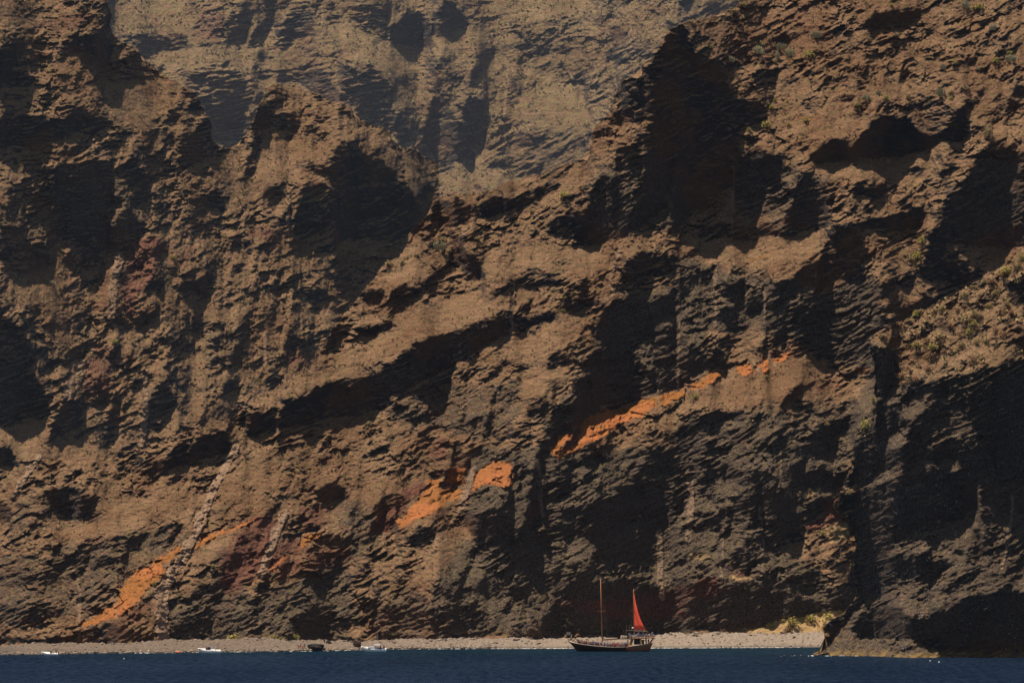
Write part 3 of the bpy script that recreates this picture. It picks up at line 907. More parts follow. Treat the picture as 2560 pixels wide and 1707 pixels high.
slope = np.where(orange > .75, 2.4, slope)
D0 = solve(slope, lateral, 0.009)
hd_in = inside(GX, GY, np.array(HEADLINE))
slopeD = np.where(hd_in, slope-.13*np.clip(steep, 0, 1), -.05)
ledge = inside(GX+wx, GY+wy, np.array([(2010, 1650), (2035, 1634), (2060, 1624), (2085, 1606), (2130, 1594), (2195, 1597), (2290, 1597), (2320, 1614), (2345, 1624), (2350, 1650)]))
ledge |= inside(GX+wx, GY+wy, np.array([(2480, 1650), (2520, 1628), (2940, 1606), (2940, 1650)]))
slopeD = np.where(ledge, 1.6, slopeD)
lava = np.where(ledge, 1.0, lava); rough = np.where(ledge, 1.6, rough)
D0h = solve(slopeD, lateral*0+.04, 0.009)

# relief added on top, towards the viewer (+)
rg = rough*(1-.45*np.clip(steep, 0, 1))*(1-.35*scree)
mixb = upperleft
vert = fbm(GX/60+.4*perlin(GX/50, GY/50, 5), GY/190, 71, 4, .5, True)
rock = fbm(GX/30, GY/26, 81, 4, .55)
crag = fbm(s1/24, t1/13, 101, 4, .6, True)
bed1 = fbm(s1/150, t1/10, 121, 3, .6); bed2 = fbm(s2/80, t2/9, 141, 3, .6)
bed = bed1*(1-mixb)+bed2*mixb
grain = perlin(GX/5.2, GY/4.6, 161)
patch = np.clip(.62+1.9*fbm(GX/110, GY/80, 211, 3), .14, 1.5)*(1-.85*scree)      # smooth scree here, broken crag there
bk1, _ = blocks(s1/44+.02*wob, t1/27, 31, 1.5); bk2, _ = blocks(s1/19+.03*wob, t1/11.5, 32, 1.3); bk3, _ = blocks(GX/8.5, GY/7, 33, 1.1)
farv = np.clip((500-GY)/60, 0, 1)*np.clip((GX-560)/60, 0, 1)*np.clip((1640-GX)/60, 0, 1)
ribs = np.clip((GY-430)/80, 0, 1)*np.clip((1030-GY)/80, 0, 1)*np.clip((860-GX)/80, 0, 1)
farv = np.maximum(farv, .85*ribs)
calm = 1-.45*np.clip((560-GY)/60, 0, 1)*np.clip((GX-450)/100, 0, 1)*np.clip((1500-GX)/60, 0, 1)
flute = fbm(GX/20, GY/150, 221, 4, .55, True)*farv
grain2 = perlin(GX/9.5, GY/8, 171)
rel = rg*calm*((5.5+3*farv)*vert*.75+1.3*patch*rock+.9*patch*crag+(.3+3.7*patch)*bk1+(.25+2.2*patch)*bk2+.75*bk3+3.0*flute+1.25*grain2+1.0*grain)+(3.6*np.clip(patch+.15, .2, 1.2)*rough*(.55+.6*np.clip(steep, 0, 1)))*bed
# wall sheets listed as rough show their beds as broken ledges
led = np.clip((rough-.30)*2.2, 0, 1.3)*np.clip((steep-.4)*3, 0, 1)
rel = rel+led*(3.2*fbm(s1/46, t1/11, 181, 2, .5)*(1-mixb)+3.2*fbm(s2/46, t2/9, 191, 2, .5)*mixb)
rel = rel+dk_rel*(.75+.35*perlin(GX/9, GY/7, 201))
for (sh, kx_, ky_, rx, ry, am), _ in parse(KNOBS):
    cx_, cy_ = kx_*K+T[int(sh)][0], ky_*K+T[int(sh)][1]; rx *= K; ry *= K
    i0 = max(0, int((cx_-2*rx-X0)/GS)); i1 = min(NX, int((cx_+2*rx-X0)/GS)); j0 = max(0, int((cy_-2*ry-Y0)/GS)); j1 = min(NY, int((cy_+2*ry-Y0)/GS))
    sl = (slice(j0, j1), slice(i0, i1))
    r2 = ((GX[sl]+wx[sl]-cx_)/rx)**2+((GY[sl]+wy[sl]-cy_)/ry)**2
    rel[sl] += am*np.sqrt(np.clip(1-r2, 0, 1))
# stepped lava beds: each bed shelves out, then breaks back in a shaded lip
def saw(t, s, L, seed):
    u = t/L+.55*fbm(s/130, t/60, seed, 3)+.10*perlin(s/16, t/12, seed+7)
    f = u-np.floor(u)
    h = np.clip(perlin(s/70, np.floor(u)*3.7+t*0, seed+9)*1.6+.35, 0, 1)
    return np.where(f < .82, f/.82, (1-f)/.18)*h
tA, sA = t1, s1
big_m = np.clip(.45+1.3*fbm(GX/150, GY/110, 231, 2), 0, 1.2)
steps = (7.0*saw(t1, s1, 38, 240)*big_m+2.4*saw(t1, s1, 14, 250)*np.clip(patch-.25, 0, 1))*(1-mixb)+(6.0*saw(t2, s2, 34, 260)*big_m+2.2*saw(t2, s2, 12, 270))*mixb*.7
st_ = np.clip(steep, 0, 1)
rel = rel+np.clip(orange, 0, 1)*(2.2*bk2+1.3*bk3+2.5*bk1+2.4*fbm(GX/9, GY/26, 291, 3, .6, True))
rel = rel+scree*(2.2*fbm(GX/46, GY/30, 295, 3)+1.6*fbm(GX/14, GY/60, 297, 2, .5, True)*np.clip(perlin(GX/70, GY/60, 298)*2, 0, 1))
steps = steps*(1-.8*scree)
rel = rel+1.6*lava*(1-scree)*fbm(s1/120, t1/8.5, 310, 3, .6, True)
rel = rel+steps*(1-.35*st_)*np.clip(rough, .3, 1)*1.0*(1-.2*np.clip(orange*1.5, 0, 1))*(1-np.clip(straw*1.5, 0, 1))
# sparse ledges on the sheer faces that catch the sun
wm = np.clip((st_-.55)*3, 0, 1)*np.clip(.25+1.9*fbm(GX/60, GY/45, 281, 3), 0, 1)*np.clip(rough*1.5-.15, .25, 1)
rel = rel+wm*(3.0*fbm(s1/34, t1/7, 285, 3, .6, True)*(1-mixb)+3.0*fbm(s2/34, t2/6.5, 288, 3, .6, True)*mixb)+st_*.6*rough*grain2+np.clip((st_-.5)*2, 0, 1)*(1.5*bk2+1.6*bk1)*.6
DEP = D0-rel
DEPH = D0h-rel*np.where(ledge, 1.0, .85)

# ---------------------------------------------------------------- rock masses, nearest last
def roughen(pts, amp, seed, closed=False, step=4.0):
    out = []
    pts = [tuple(p) for p in pts]
    n = len(pts)
    for i in range(n-1):
        (x1, y1), (x2, y2) = pts[i], pts[i+1]
        L = math.hypot(x2-x1, y2-y1); m = max(1, int(L/step))
        for k in range(m): out.append((x1+(x2-x1)*k/m, y1+(y2-y1)*k/m))
    out.append(pts[-1]); o = np.array(out)
    ss = np.arange(len(o))*step
    nx_ = fbm(ss/28, ss*0+seed, seed, 4, .6); ny_ = fbm(ss/28, ss*0+seed+50, seed+50, 4, .6)
    o[:, 0] += amp*nx_; o[:, 1] += amp*ny_
    return o
BASE = np.array([(-400, 1620), (0, 1614), (90, 1607), (200, 1606), (330, 1608), (400, 1600), (420, 1598), (560, 1597), (620, 1594), (720, 1598), (800, 1600), (850, 1600), (900, 1602), (960, 1601), (1030, 1596), (1200, 1594), (1330, 1594), (1420, 1594), (1560, 1592), (1650, 1583), (1740, 1582), (1800, 1580), (1850, 1581), (1920, 1581), (2060, 1577), (2300, 1575)], float)
def base_y(x): return np.interp(x, BASE[:, 0], BASE[:, 1])
skyA = [(-340, 1180), (0, 1175), (60, 1172), (120, 1150), (200, 1132), (350, 1125), (440, 1085), (570, 1050), (625, 1010), (700, 960), (790, 912), (797, 880), (835, 815), (877, 770), (907, 725), (963, 661), (1016, 624), (1020, 584), (1068, 539), (1083, 502), (1110, 487), (1229, 479), (1259, 457), (1364, 430), (1454, 397), (1473, 400), (1480, 337), (1491, 314), (1532, 273), (1536, 240), (1555, 202), (1600, 187), (1604, 161), (1626, 150), (1656, 101), (1671, 71), (1686, 64), (1729, 52), (1811, 34), (1848, 11), (1860, -30), (1875, -120)]
skyB = [(-340, -120), (245, -120), (258, -30), (273, 22), (277, 86), (318, 112), (386, 168), (412, 187), (487, 232), (513, 277), (528, 307), (532, 352), (560, 372), (600, 362), (614, 335), (640, 290), (659, 221), (700, 210), (734, 213), (782, 232), (805, 247), (840, 258), (881, 269), (889, 296), (975, 326), (982, 359), (1042, 378), (1087, 404), (1098, 430), (1100, 500), (1130, 600)]
LAY = {}
def rock_mass(name, poly_open, close_pts, scale, dist, mat, rim_amp, seed, depthfn=None, vegv=1.0, DEP=None):
    DEP = globals()['DEP'] if DEP is None else DEP
    line = roughen(poly_open, rim_amp, seed)
    poly = np.array(list(map(tuple, line))+list(close_pts))
    M = inside(GX, GY, poly)
    # depth in metres
    dm = dist+scale*DEP+(depthfn(GX, GY) if depthfn else 0)
    # band of cells just outside, folded back behind the outline
    band = 15
    B = M.copy()
    for _ in range(band):
        Bn = B.copy(); Bn[1:] |= B[:-1]; Bn[:-1] |= B[1:]; Bn[:, 1:] |= B[:, :-1]; Bn[:, :-1] |= B[:, 1:]; B = Bn
    R = B & ~M
    co = np.zeros((NY, NX, 3), np.float32)
    dd = dm
    co[..., 0] = (GX-CX)/F*dd; co[..., 1] = dd; co[..., 2] = CAMH+(YH-GY)/F*dd
    rj, ri = np.nonzero(R)
    px, py = GX[rj, ri], GY[rj, ri]
    best = np.full(len(px), 1e9); bx = px.copy(); by = py.copy()
    for (x1, y1), (x2, y2) in zip(line[:-1], line[1:]):
        vx, vy = x2-x1, y2-y1; L = vx*vx+vy*vy+1e-9
        sel = np.nonzero((px > min(x1, x2)-34) & (px < max(x1, x2)+34) & (py > min(y1, y2)-34) & (py < max(y1, y2)+34))[0]
        if not len(sel): continue
        t = np.clip(((px[sel]-x1)*vx+(py[sel]-y1)*vy)/L, 0, 1)
        qx, qy = x1+t*vx, y1+t*vy
        d = np.hypot(px[sel]-qx, py[sel]-qy); u = d < best[sel]
        w = sel[u]; best[w] = d[u]; bx[w] = qx[u]; by[w] = qy[u]
    ok = best < 1e8
    ux, uy = (bx-px)/(best+1e-6), (by-py)/(best+1e-6)
    inn = 1.2+best*.08
    nx_, ny_ = bx+ux*inn, by+uy*inn
    db = sample(dm, bx+ux*4, by+uy*4)+best*scale*4
    P3 = np.stack([(nx_-CX)/F*db, db, CAMH+(YH-ny_)/F*db], -1)
    co[rj[ok], ri[ok]] = P3[ok]
    keep = M.copy(); keep[rj[ok], ri[ok]] = True
    idx = -np.ones((NY, NX), np.int64); idx[keep] = np.arange(keep.sum())
    q = keep[:-1, :-1] & keep[1:, :-1] & keep[:-1, 1:] & keep[1:, 1:]
    fa = np.stack([idx[:-1, :-1][q], idx[1:, :-1][q], idx[1:, 1:][q], idx[:-1, 1:][q]], -1)
    me = mesh_from_arrays(name, co[keep], fa, mat, dict(orange=orange[keep], red=red[keep], dyke=dyke[keep], lava=lava[keep], straw=straw[keep], veg=np.full(keep.sum(), vegv)), smooth=True)
    o = link(name, me); tag(o, kind='structure')
    LAY[name] = dict(M=M, d=dm, scale=scale)
    return o
S_A, S_B, S_C, S_D = 1540/F, 2900/F, 9000/F, 1400/F
def norm_dep(xa, xb, ya, yb):
    return float(sample(DEP, np.linspace(xa, xb, 60), np.linspace(ya, yb, 60)).mean())
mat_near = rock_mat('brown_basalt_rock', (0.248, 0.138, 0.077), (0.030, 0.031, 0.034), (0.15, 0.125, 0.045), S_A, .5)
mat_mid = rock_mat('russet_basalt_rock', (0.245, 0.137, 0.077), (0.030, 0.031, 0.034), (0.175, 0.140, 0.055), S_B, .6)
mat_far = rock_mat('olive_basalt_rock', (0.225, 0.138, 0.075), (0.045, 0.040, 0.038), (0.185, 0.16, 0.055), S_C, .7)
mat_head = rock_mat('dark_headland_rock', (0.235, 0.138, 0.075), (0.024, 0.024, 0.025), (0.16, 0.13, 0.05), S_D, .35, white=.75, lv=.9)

offA = norm_dep(100, 1900, 1595, 1580)
offB = norm_dep(100, 700, 1100, 950)
offC = norm_dep(600, 1450, 420, 420)
offD = float(sample(DEPH, np.linspace(2100, 2500, 60), np.full(60, 1630.)).mean())
rock_mass('far_hills', [(-340, -130), (2950, -130)], [(2950, 800), (-340, 800)], S_C, 8800-S_C*offC, mat_far, 0, 5, vegv=1.0)
rock_mass('mid_hills', skyB, [(1130, 1100), (850, 1300), (-340, 1400)], S_B, 2700-S_B*offB, mat_mid, 5, 6, depthfn=lambda x, y: np.clip(x, 0, 1200)*.2, vegv=1.0)
botA = [(x, base_y(x)+14) for x in range(2950, -350, -20)]
rock_mass('cliff', skyA, [(2950, -120)]+botA, S_A, 1535-S_A*offA, mat_near, 5, 7, vegv=1.0)
rock_mass('headland', skyD, [(2000, 1652), (2950, 1652)], S_D, 1385-S_D*offD, mat_head, 4, 8, vegv=1.0, DEP=DEPH)

# ---------------------------------------------------------------- water
def water():
    t = NT('sea_water'); p = t.pos()
    b = t.b
    big = t.math('ADD', t.math('MULTIPLY', t.noise(t.mapping(p, (1, .16, 1)), 0.55, 4, .7), .75), t.math('MULTIPLY', t.noise(t.mapping(p, (1, .3, 1)), 0.02, 3, .6), .25))
    sp = t.new('ShaderNodeSeparateXYZ'); t.l.new(p, sp.inputs[0])
    c = t.mix(t.ramp(big, .42, .58), (0.0020, 0.0066, 0.0175), (0.0090, 0.0175, 0.036))  # light and dark of the ripples put into the water colour as streaks
    shal = t.ramp(sp.outputs['Y'], 1360, 1480)
    c = t.mix(t.math('MULTIPLY', shal, .45), c, (0.001, 0.016, 0.022))
    w1 = t.noise(t.mapping(p, (1, .35, 1)), 0.30, 5, .6)
    w2 = t.noise(t.mapping(p, (1, .12, 1)), 0.06, 4, .6)
    h = t.math('ADD', t.math('MULTIPLY', w1, 1.0), t.math('MULTIPLY', w2, 1.5))
    bn = t.bump(h, 1.6, 1.0)
    df = t.new('ShaderNodeBsdfDiffuse'); gl = t.new('ShaderNodeBsdfGlossy'); mx = t.new('ShaderNodeMixShader')
    t.put(df.inputs['Color'], c); t.put(gl.inputs['Color'], (0.55, 0.78, 1.0)); gl.inputs['Roughness'].default_value = 0.12
    for q in (df, gl): t.l.new(bn.outputs[0], q.inputs['Normal'])
    mx.inputs[0].default_value = 0.085
    t.l.new(df.outputs[0], mx.inputs[1]); t.l.new(gl.outputs[0], mx.inputs[2])
    t.l.new(mx.outputs[0], t.n['Material Output'].inputs['Surface']); t.n.remove(b)
    return t.m
co = np.array([(-3000, -50, 0), (3000, -50, 0), (3000, 6000, 0), (-3000, 6000, 0)], float)
o = link('sea', mesh_from_arrays('sea', co, np.array([[0, 1, 2, 3]]), water())); tag(o, kind='structure')

# ---------------------------------------------------------------- pebble beach
SHORE = np.array([(-400, 1638), (0, 1636), (120, 1635), (250, 1632), (420, 1631), (560, 1629), (700, 1628), (820, 1626), (900, 1624), (1000, 1622), (1150, 1621), (1400, 1620), (1560, 1620), (1700, 1619), (2060, 1617), (2300, 1617)], float)
def shore_y(x): return np.interp(x, SHORE[:, 0], SHORE[:, 1])
def dplane(y): return CAMH*F/(y-YH)
def beach():
    nx, nt = 1650, 90
    xs = np.linspace(-325, 2300, nx); ts = np.linspace(-.12, 1.25, nt)
    X, TT = np.meshgrid(xs, ts)
    yw = shore_y(X); yt = base_y(X)+1.5
    dw = dplane(yw)
    dt_ = LAY['cliff']['d'].copy()
    dsm = blur(dt_, 12)
    dt = sample(dsm, xs, base_y(xs)-3)[None, :]+0*X
    dt = np.maximum(dt, dw+12)
    # profile between water line and foot of the cliff, in metres
    zt = CAMH+(YH-yt)/F*dt
    d = dw+(dt-dw)*TT
    z = np.where(TT < 0, TT*6, zt*np.clip(TT, 0, 2)**.8)
    x = (X-CX)/F*d
    n = .40*fbm(x/6, d/6, 401, 4, .6)+.34*perlin(x/.9, d/1.1, 405)+.45*np.maximum(0, perlin(x/1.5, d/2.0, 409))
    z = z+n*np.clip(TT*8+.4, 0, 1)*1.0
    co = np.stack([x, d, z], -1).reshape(-1, 3)
    ii = np.arange(nx*nt).reshape(nt, nx)
    fa = np.stack([ii[:-1, :-1].ravel(), ii[:-1, 1:].ravel(), ii[1:, 1:].ravel(), ii[1:, :-1].ravel()], -1)
    t = NT('beach_pebbles'); p = t.pos()
    f = t.noise(p, 1.6, 4, .75); v = t.new('ShaderNodeTexVoronoi'); t.l.new(p, v.inputs['Vector']); v.inputs['Scale'].default_value = 1.3
    big = t.noise(p, .05, 3)
    sx = t.new('ShaderNodeSeparateXYZ'); t.l.new(p, sx.inputs[0])
    pale = t.ramp(sx.outputs['X'], -80, 20)
    c = t.mix(pale, (0.125, 0.092, 0.070), (0.225, 0.178, 0.140))
    c = t.mix(t.math('MULTIPLY', t.ramp(f, .45, .3), .8), c, (0.05, 0.042, 0.036))
    c = t.mix(t.math('MULTIPLY', t.ramp(f, .55, .72), .6), c, (0.40, 0.33, 0.26))
    c = t.mix(t.math('MULTIPLY', t.ramp(v.outputs['Color'], .6, 1.), .3), c, (0.10, 0.08, 0.07))
    c = t.mix(t.math('MULTIPLY', t.ramp(sx.outputs['Z'], .75, .2), .6), c, (0.06, 0.05, 0.042))
    t.put(t.b.inputs['Base Color'], c); t.bump(t.math('ADD', f, v.outputs['Distance']), .35, .8)
    o = link('beach', mesh_from_arrays('beach', co, fa, t.m, smooth=True)); tag(o, kind='structure')
    LAY['beach'] = dict(dw=dw, dt=dt, xs=xs, zt=zt)
    return o
beach_o = beach()
# ---------------------------------------------------------------- boats, people, things on the beach
def empty(name, loc, rz=0.0, scale=1.0):
    o = bpy.data.objects.new(name, None); o.location = loc; o.rotation_euler = (0, 0, rz)
    o.scale = (scale,)*3 if not isinstance(scale, tuple) else scale
    o.empty_display_size = 0.5; COL.objects.link(o); return o
def copy_thing(o, parent=None):
    c = o.copy(); COL.objects.link(c); c.parent = parent
    for ch in list(o.children): copy_thing(ch, c)
    return c
class MB:
    """collects shapes, then becomes one mesh object"""
    def __init__(s): s.bm = bmesh.new()
    def box(s, c, size, rot=None, taper=1.0):
        hx, hy, hz = size[0]/2, size[1]/2, size[2]/2
        vs = []
        for z in (-1, 1):
            k = taper if z > 0 else 1.0
            for x, y in ((-1, -1), (1, -1), (1, 1), (-1, 1)):
                v = Vector((x*hx*k, y*hy*k, z*hz))
                if rot: v = rot @ v
                vs.append(s.bm.verts.new(v+Vector(c)))
        for f in ((3, 2, 1, 0), (4, 5, 6, 7), (0, 1, 5, 4), (1, 2, 6, 5), (2, 3, 7, 6), (3, 0, 4, 7)):
            s.bm.faces.new([vs[i] for i in f])
        return s
    def tube(s, pts, r, n=8, caps=True):
        pts = [Vector(p) for p in pts]; rs = r if isinstance(r, (list, tuple)) else [r]*len(pts)
        rings = []
        for i, p in enumerate(pts):
            d = (pts[min(i+1, len(pts)-1)]-pts[max(i-1, 0)]).normalized()
            a = d.orthogonal().normalized() if abs(d.z) < .95 else Vector((1, 0, 0)); a = (a-d*a.dot(d)).normalized(); b = d.cross(a)
            rings.append([s.bm.verts.new(p+(a*math.cos(t)+b*math.sin(t))*rs[i]) for t in [2*math.pi*k/n for k in range(n)]])
        for q, w in zip(rings[:-1], rings[1:]):
            for k in range(n): s.bm.faces.new((q[k], q[(k+1) % n], w[(k+1) % n], w[k]))
        if caps:
            s.bm.faces.new(rings[0][::-1]); s.bm.faces.new(rings[-1])
        return s
    def ball(s, c, r, sub=2, jitter=0.0, seed=0):
        r = r if isinstance(r, tuple) else (r, r, r)
        g = bmesh.ops.create_icosphere(s.bm, subdivisions=sub, radius=1.0)
        rr = random.Random(seed)
        for v in g['verts']:
            k = 1+jitter*(rr.random()-.5)*2
            v.co = Vector((v.co.x*r[0]*k, v.co.y*r[1]*k, v.co.z*r[2]*k))+Vector(c)
        return s
    def grid(s, rows, close=False):
        vv = [[s.bm.verts.new(Vector(p)) for p in row] for row in rows]
        for a, b in zip(vv[:-1], vv[1:]):
            for k in range(len(a)-1): s.bm.faces.new((a[k], a[k+1], b[k+1], b[k]))
        return vv
    def plate(s, pts, d):
        """flat outline given thickness along d"""
        d = Vector(d); a = [s.bm.verts.new(Vector(p)) for p in pts]; b = [s.bm.verts.new(Vector(p)+d) for p in pts]
        s.bm.faces.new(a[::-1]); s.bm.faces.new(b); n = len(pts)
        for k in range(n): s.bm.faces.new((a[k], a[(k+1) % n], b[(k+1) % n], b[k]))
        return s
    def build(s, name, mat, parent=None, smooth=False):
        bmesh.ops.recalc_face_normals(s.bm, faces=s.bm.faces)
        me = bpy.data.meshes.new(name); s.bm.to_mesh(me); s.bm.free()
        if smooth: me.polygons.foreach_set('use_smooth', [True]*len(me.polygons))
        if mat: me.materials.append(mat)
        return link(name, me, parent)

M = {
 'hull': flat_mat('tarred_hull_planks', (0.030, 0.016, 0.012), .55, .3, 1.5),
 'varnish': flat_mat('varnished_mahogany', (0.26, 0.090, 0.036), .45, .25, 1.2),
 'orange_wood': flat_mat('orange_varnished_wood', (0.62, 0.23, 0.06), .45, .15, 2),
 'mast': flat_mat('varnished_mast_wood', (0.42, 0.165, 0.06), .5, .12, 1),
 'strake': flat_mat('pale_rubbing_strake', (0.52, 0.39, 0.28), .6, .15, 2),
 'cream': flat_mat('furled_cream_canvas', (0.62, 0.50, 0.36), .85, .12, 2),
 'sail': flat_mat('red_sailcloth', (1.0, 0.36, 0.26), .8, .05, .5),
 'fold': flat_mat('dark_red_fold_shade', (0.16, 0.012, 0.008), .9, .05),  # shade in the sail's fold, given as a darker red
 'rope': flat_mat('rigging_rope', (0.10, 0.085, 0.07), .8, .1),
 'dark': flat_mat('motor_black_and_painted_shade', (0.012, 0.012, 0.013), .5, .1),  # black of the outboard motor; on cabin and cockpit boxes, painted shade
 'white': flat_mat('white_gelcoat', (0.78, 0.74, 0.70), .35, .04),
 'grey': flat_mat('grey_metal', (0.30, 0.30, 0.30), .5, .1),
 'ring': flat_mat('orange_lifebuoy', (0.75, 0.16, 0.05), .6, .05),
 'glass': flat_mat('smoked_windscreen', (0.03, 0.04, 0.05), .15, .1, 3, .5),
 'blue': flat_mat('blue_canvas', (0.05, 0.09, 0.35), .8, .1),
 'wood': flat_mat('weathered_post', (0.09, 0.055, 0.04), .9, .2),
 'board': flat_mat('pale_notice_board', (0.50, 0.48, 0.47), .8, .08, 6),
 'print': flat_mat('faded_print', (0.20, 0.20, 0.21), .9, .2),
 'skin_a': flat_mat('tanned_skin', (0.42, 0.22, 0.14), .6, .05), 'skin_b': flat_mat('light_skin', (0.60, 0.38, 0.28), .6, .05),
 'hair_a': flat_mat('dark_hair', (0.03, 0.02, 0.015), .7, .1), 'hair_b': flat_mat('fair_hair', (0.35, 0.22, 0.10), .7, .1),
}
SHIRTS = {'white': (0.75, 0.72, 0.70), 'orange': (0.75, 0.20, 0.08), 'pale blue': (0.35, 0.45, 0.62), 'black': (0.03, 0.03, 0.04), 'yellow': (0.68, 0.52, 0.12),
          'pink': (0.68, 0.32, 0.30), 'navy': (0.04, 0.06, 0.15), 'mint': (0.35, 0.55, 0.45), 'grey': (0.25, 0.25, 0.26), 'red': (0.55, 0.06, 0.05)}
PANTS = {'dark': (0.03, 0.035, 0.05), 'khaki': (0.35, 0.27, 0.18), 'blue': (0.07, 0.11, 0.22), 'pale': (0.55, 0.50, 0.46)}
for k, v in SHIRTS.items(): M['shirt '+k] = flat_mat(k.replace(' ', '_')+'_shirt_cloth', v, .85, .08, 5)
for k, v in PANTS.items(): M['pants '+k] = flat_mat(k+'_trouser_cloth', v, .85, .08, 5)

for nm_, k_ in (('sail', .82), ('cream', .3)):
    t_ = M[nm_].node_tree; o_ = t_.nodes['Material Output']; b_ = t_.nodes['Principled BSDF']; src = b_.inputs['Base Color'].links[0].from_socket
    tr = t_.nodes.new('ShaderNodeBsdfTranslucent'); mx_ = t_.nodes.new('ShaderNodeMixShader'); mx_.inputs[0].default_value = k_
    t_.links.new(src, tr.inputs[0]); t_.links.new(b_.outputs[0], mx_.inputs[1]); t_.links.new(tr.outputs[0], mx_.inputs[2]); t_.links.new(mx_.outputs[0], o_.inputs[0])

# ---- people: one continuous skinned body, clothes and hair grown from it
def person_meshes(pose):
    sit = pose == 'sit'
    v, e, r = [], [], []
    def add(p, rad, prev=None):
        v.append(p); r.append(rad)
        if prev is not None: e.append((prev, len(v)-1))
        return len(v)-1
    hz = 0.92 if not sit else 0.46
    pel = add((0, 0, hz), (.15, .11)); wa = add((0, 0, hz+.17), (.135, .10), pel); ch = add((0, -.01, hz+.40), (.175, .12), wa)
    nk = add((0, 0, hz+.56), (.06, .06), ch); hd = add((0, -.02, hz+.66), (.085, .095), nk); tp = add((0, -.01, hz+.76), (.075, .085), hd)
    add((0, -.125, hz+.655), (.018, .018), hd)
    for s in (-1, 1):
        hp = add((s*.10, 0, hz-.06), (.095, .095), pel)
        if sit:
            kn = add((s*.12, -.42, hz), (.065, .065), hp); an = add((s*.12, -.45, .09), (.04, .04), kn)
        else:
            kn = add((s*.115, -.02, .49), (.062, .062), hp); an = add((s*.125, .01, .09), (.038, .038), kn)
        add((s*.13, (-.60 if sit else -.14), .035), (.038, .03), an)
        sh = add((s*.185, 0, hz+.47), (.062, .062), ch)
        if pose == 'wave' and s > 0: el = add((s*.36, -.10, hz+.62), (.043, .043), sh); wr = add((s*.34, -.22, hz+.85), (.03, .03), el); hn = add((s*.33, -.24, hz+.94), (.034, .018), wr)
        elif pose in ('lean', 'sit'): el = add((s*.26, -.10, hz+.22), (.043, .043), sh); wr = add((s*.20, -.34, hz+.17), (.03, .03), el); hn = add((s*.17, -.42, hz+.16), (.034, .018), wr)
        else: el = add((s*.25, .03, hz+.20), (.043, .043), sh); wr = add((s*.25, -.06, hz-.03), (.03, .03), el); hn = add((s*.245, -.08, hz-.12), (.02, .034), wr)
    me = bpy.data.meshes.new('body'); me.from_pydata(v, e, [])
    o = bpy.data.objects.new('body', me); COL.objects.link(o)
    md = o.modifiers.new('skin', 'SKIN'); md.use_smooth_shade = True
    for i, q in enumerate(r): me.skin_vertices[0].data[i].radius = q
    me.skin_vertices[0].data[0].use_root = True
    o.modifiers.new('sub', 'SUBSURF').levels = 1
    dg = bpy.context.evaluated_depsgraph_get(); body = bpy.data.meshes.new_from_object(o.evaluated_get(dg))
    bpy.data.objects.remove(o); bpy.data.meshes.remove(me)
    body.name = 'body'
    def grow(name, test, off):
        bm = bmesh.new(); bm.from_mesh(body)
        bmesh.ops.delete(bm, geom=[f for f in bm.faces if not test(f.calc_center_median())], context='FACES')
        seen, best_ = set(), []
        for v0 in bm.verts:
            if v0 in seen: continue
            st_, comp = [v0], []
            seen.add(v0)
            while st_:
                q = st_.pop(); comp.append(q)
                for ed in q.link_edges:
                    w = ed.other_vert(q)
                    if w not in seen: seen.add(w); st_.append(w)
            if len(comp) > len(best_): best_ = comp
        bs = set(best_); bmesh.ops.delete(bm, geom=[q for q in bm.verts if q not in bs], context='VERTS')
        bm.normal_update()
        for q in bm.verts: q.co += q.normal*off
        m2 = bpy.data.meshes.new(name); bm.to_mesh(m2); bm.free(); return m2
    shirt = grow('shirt', lambda c: hz-.02 < c.z < hz+.53 and not (abs(c.x) > .23 and c.z < hz+.26) and not (pose in ('lean', 'sit') and c.y < -.16), .016)
    if sit: pants = grow('trousers', lambda c: c.z <= hz+.04 and c.y > -.47 and c.z > .22 and abs(c.x) < .22, .013)
    else: pants = grow('trousers', lambda c: .42 < c.z <= hz+.03 and abs(c.x) < .215, .013)
    hair = grow('hair', lambda c: c.z > hz+.62 and (c.y > -.03 or c.z > hz+.77), .014)
    return body, shirt, pants, hair
POSES = {k: person_meshes(k) for k in ('stand', 'wave', 'lean', 'sit')}
PV = {}
def person_proto(pose, shirt, pants, skin, hair):
    key = (pose, shirt, pants, skin, hair)
    if key not in PV:
        out = []
        for m, mt in zip(POSES[pose], (M['skin_'+skin], M['shirt '+shirt], M['pants '+pants], M['hair_'+hair])):
            q = m.copy(); q.materials.clear(); q.materials.append(mt); out.append(q)
        PV[key] = out
    return PV[key]
def person(loc, rz, pose, shirt, pants, label, group=None, skin='a', hair='a', s=1.0):
    t = empty('person', loc, rz, s)
    b, sh, pa, ha = person_proto(pose, shirt, pants, skin, hair)
    bo = link('body', b, t)
    link('shirt', sh, t); link('trousers', pa, t); link('hair', ha, t)
    tag(t, label, 'person', group)
    return t

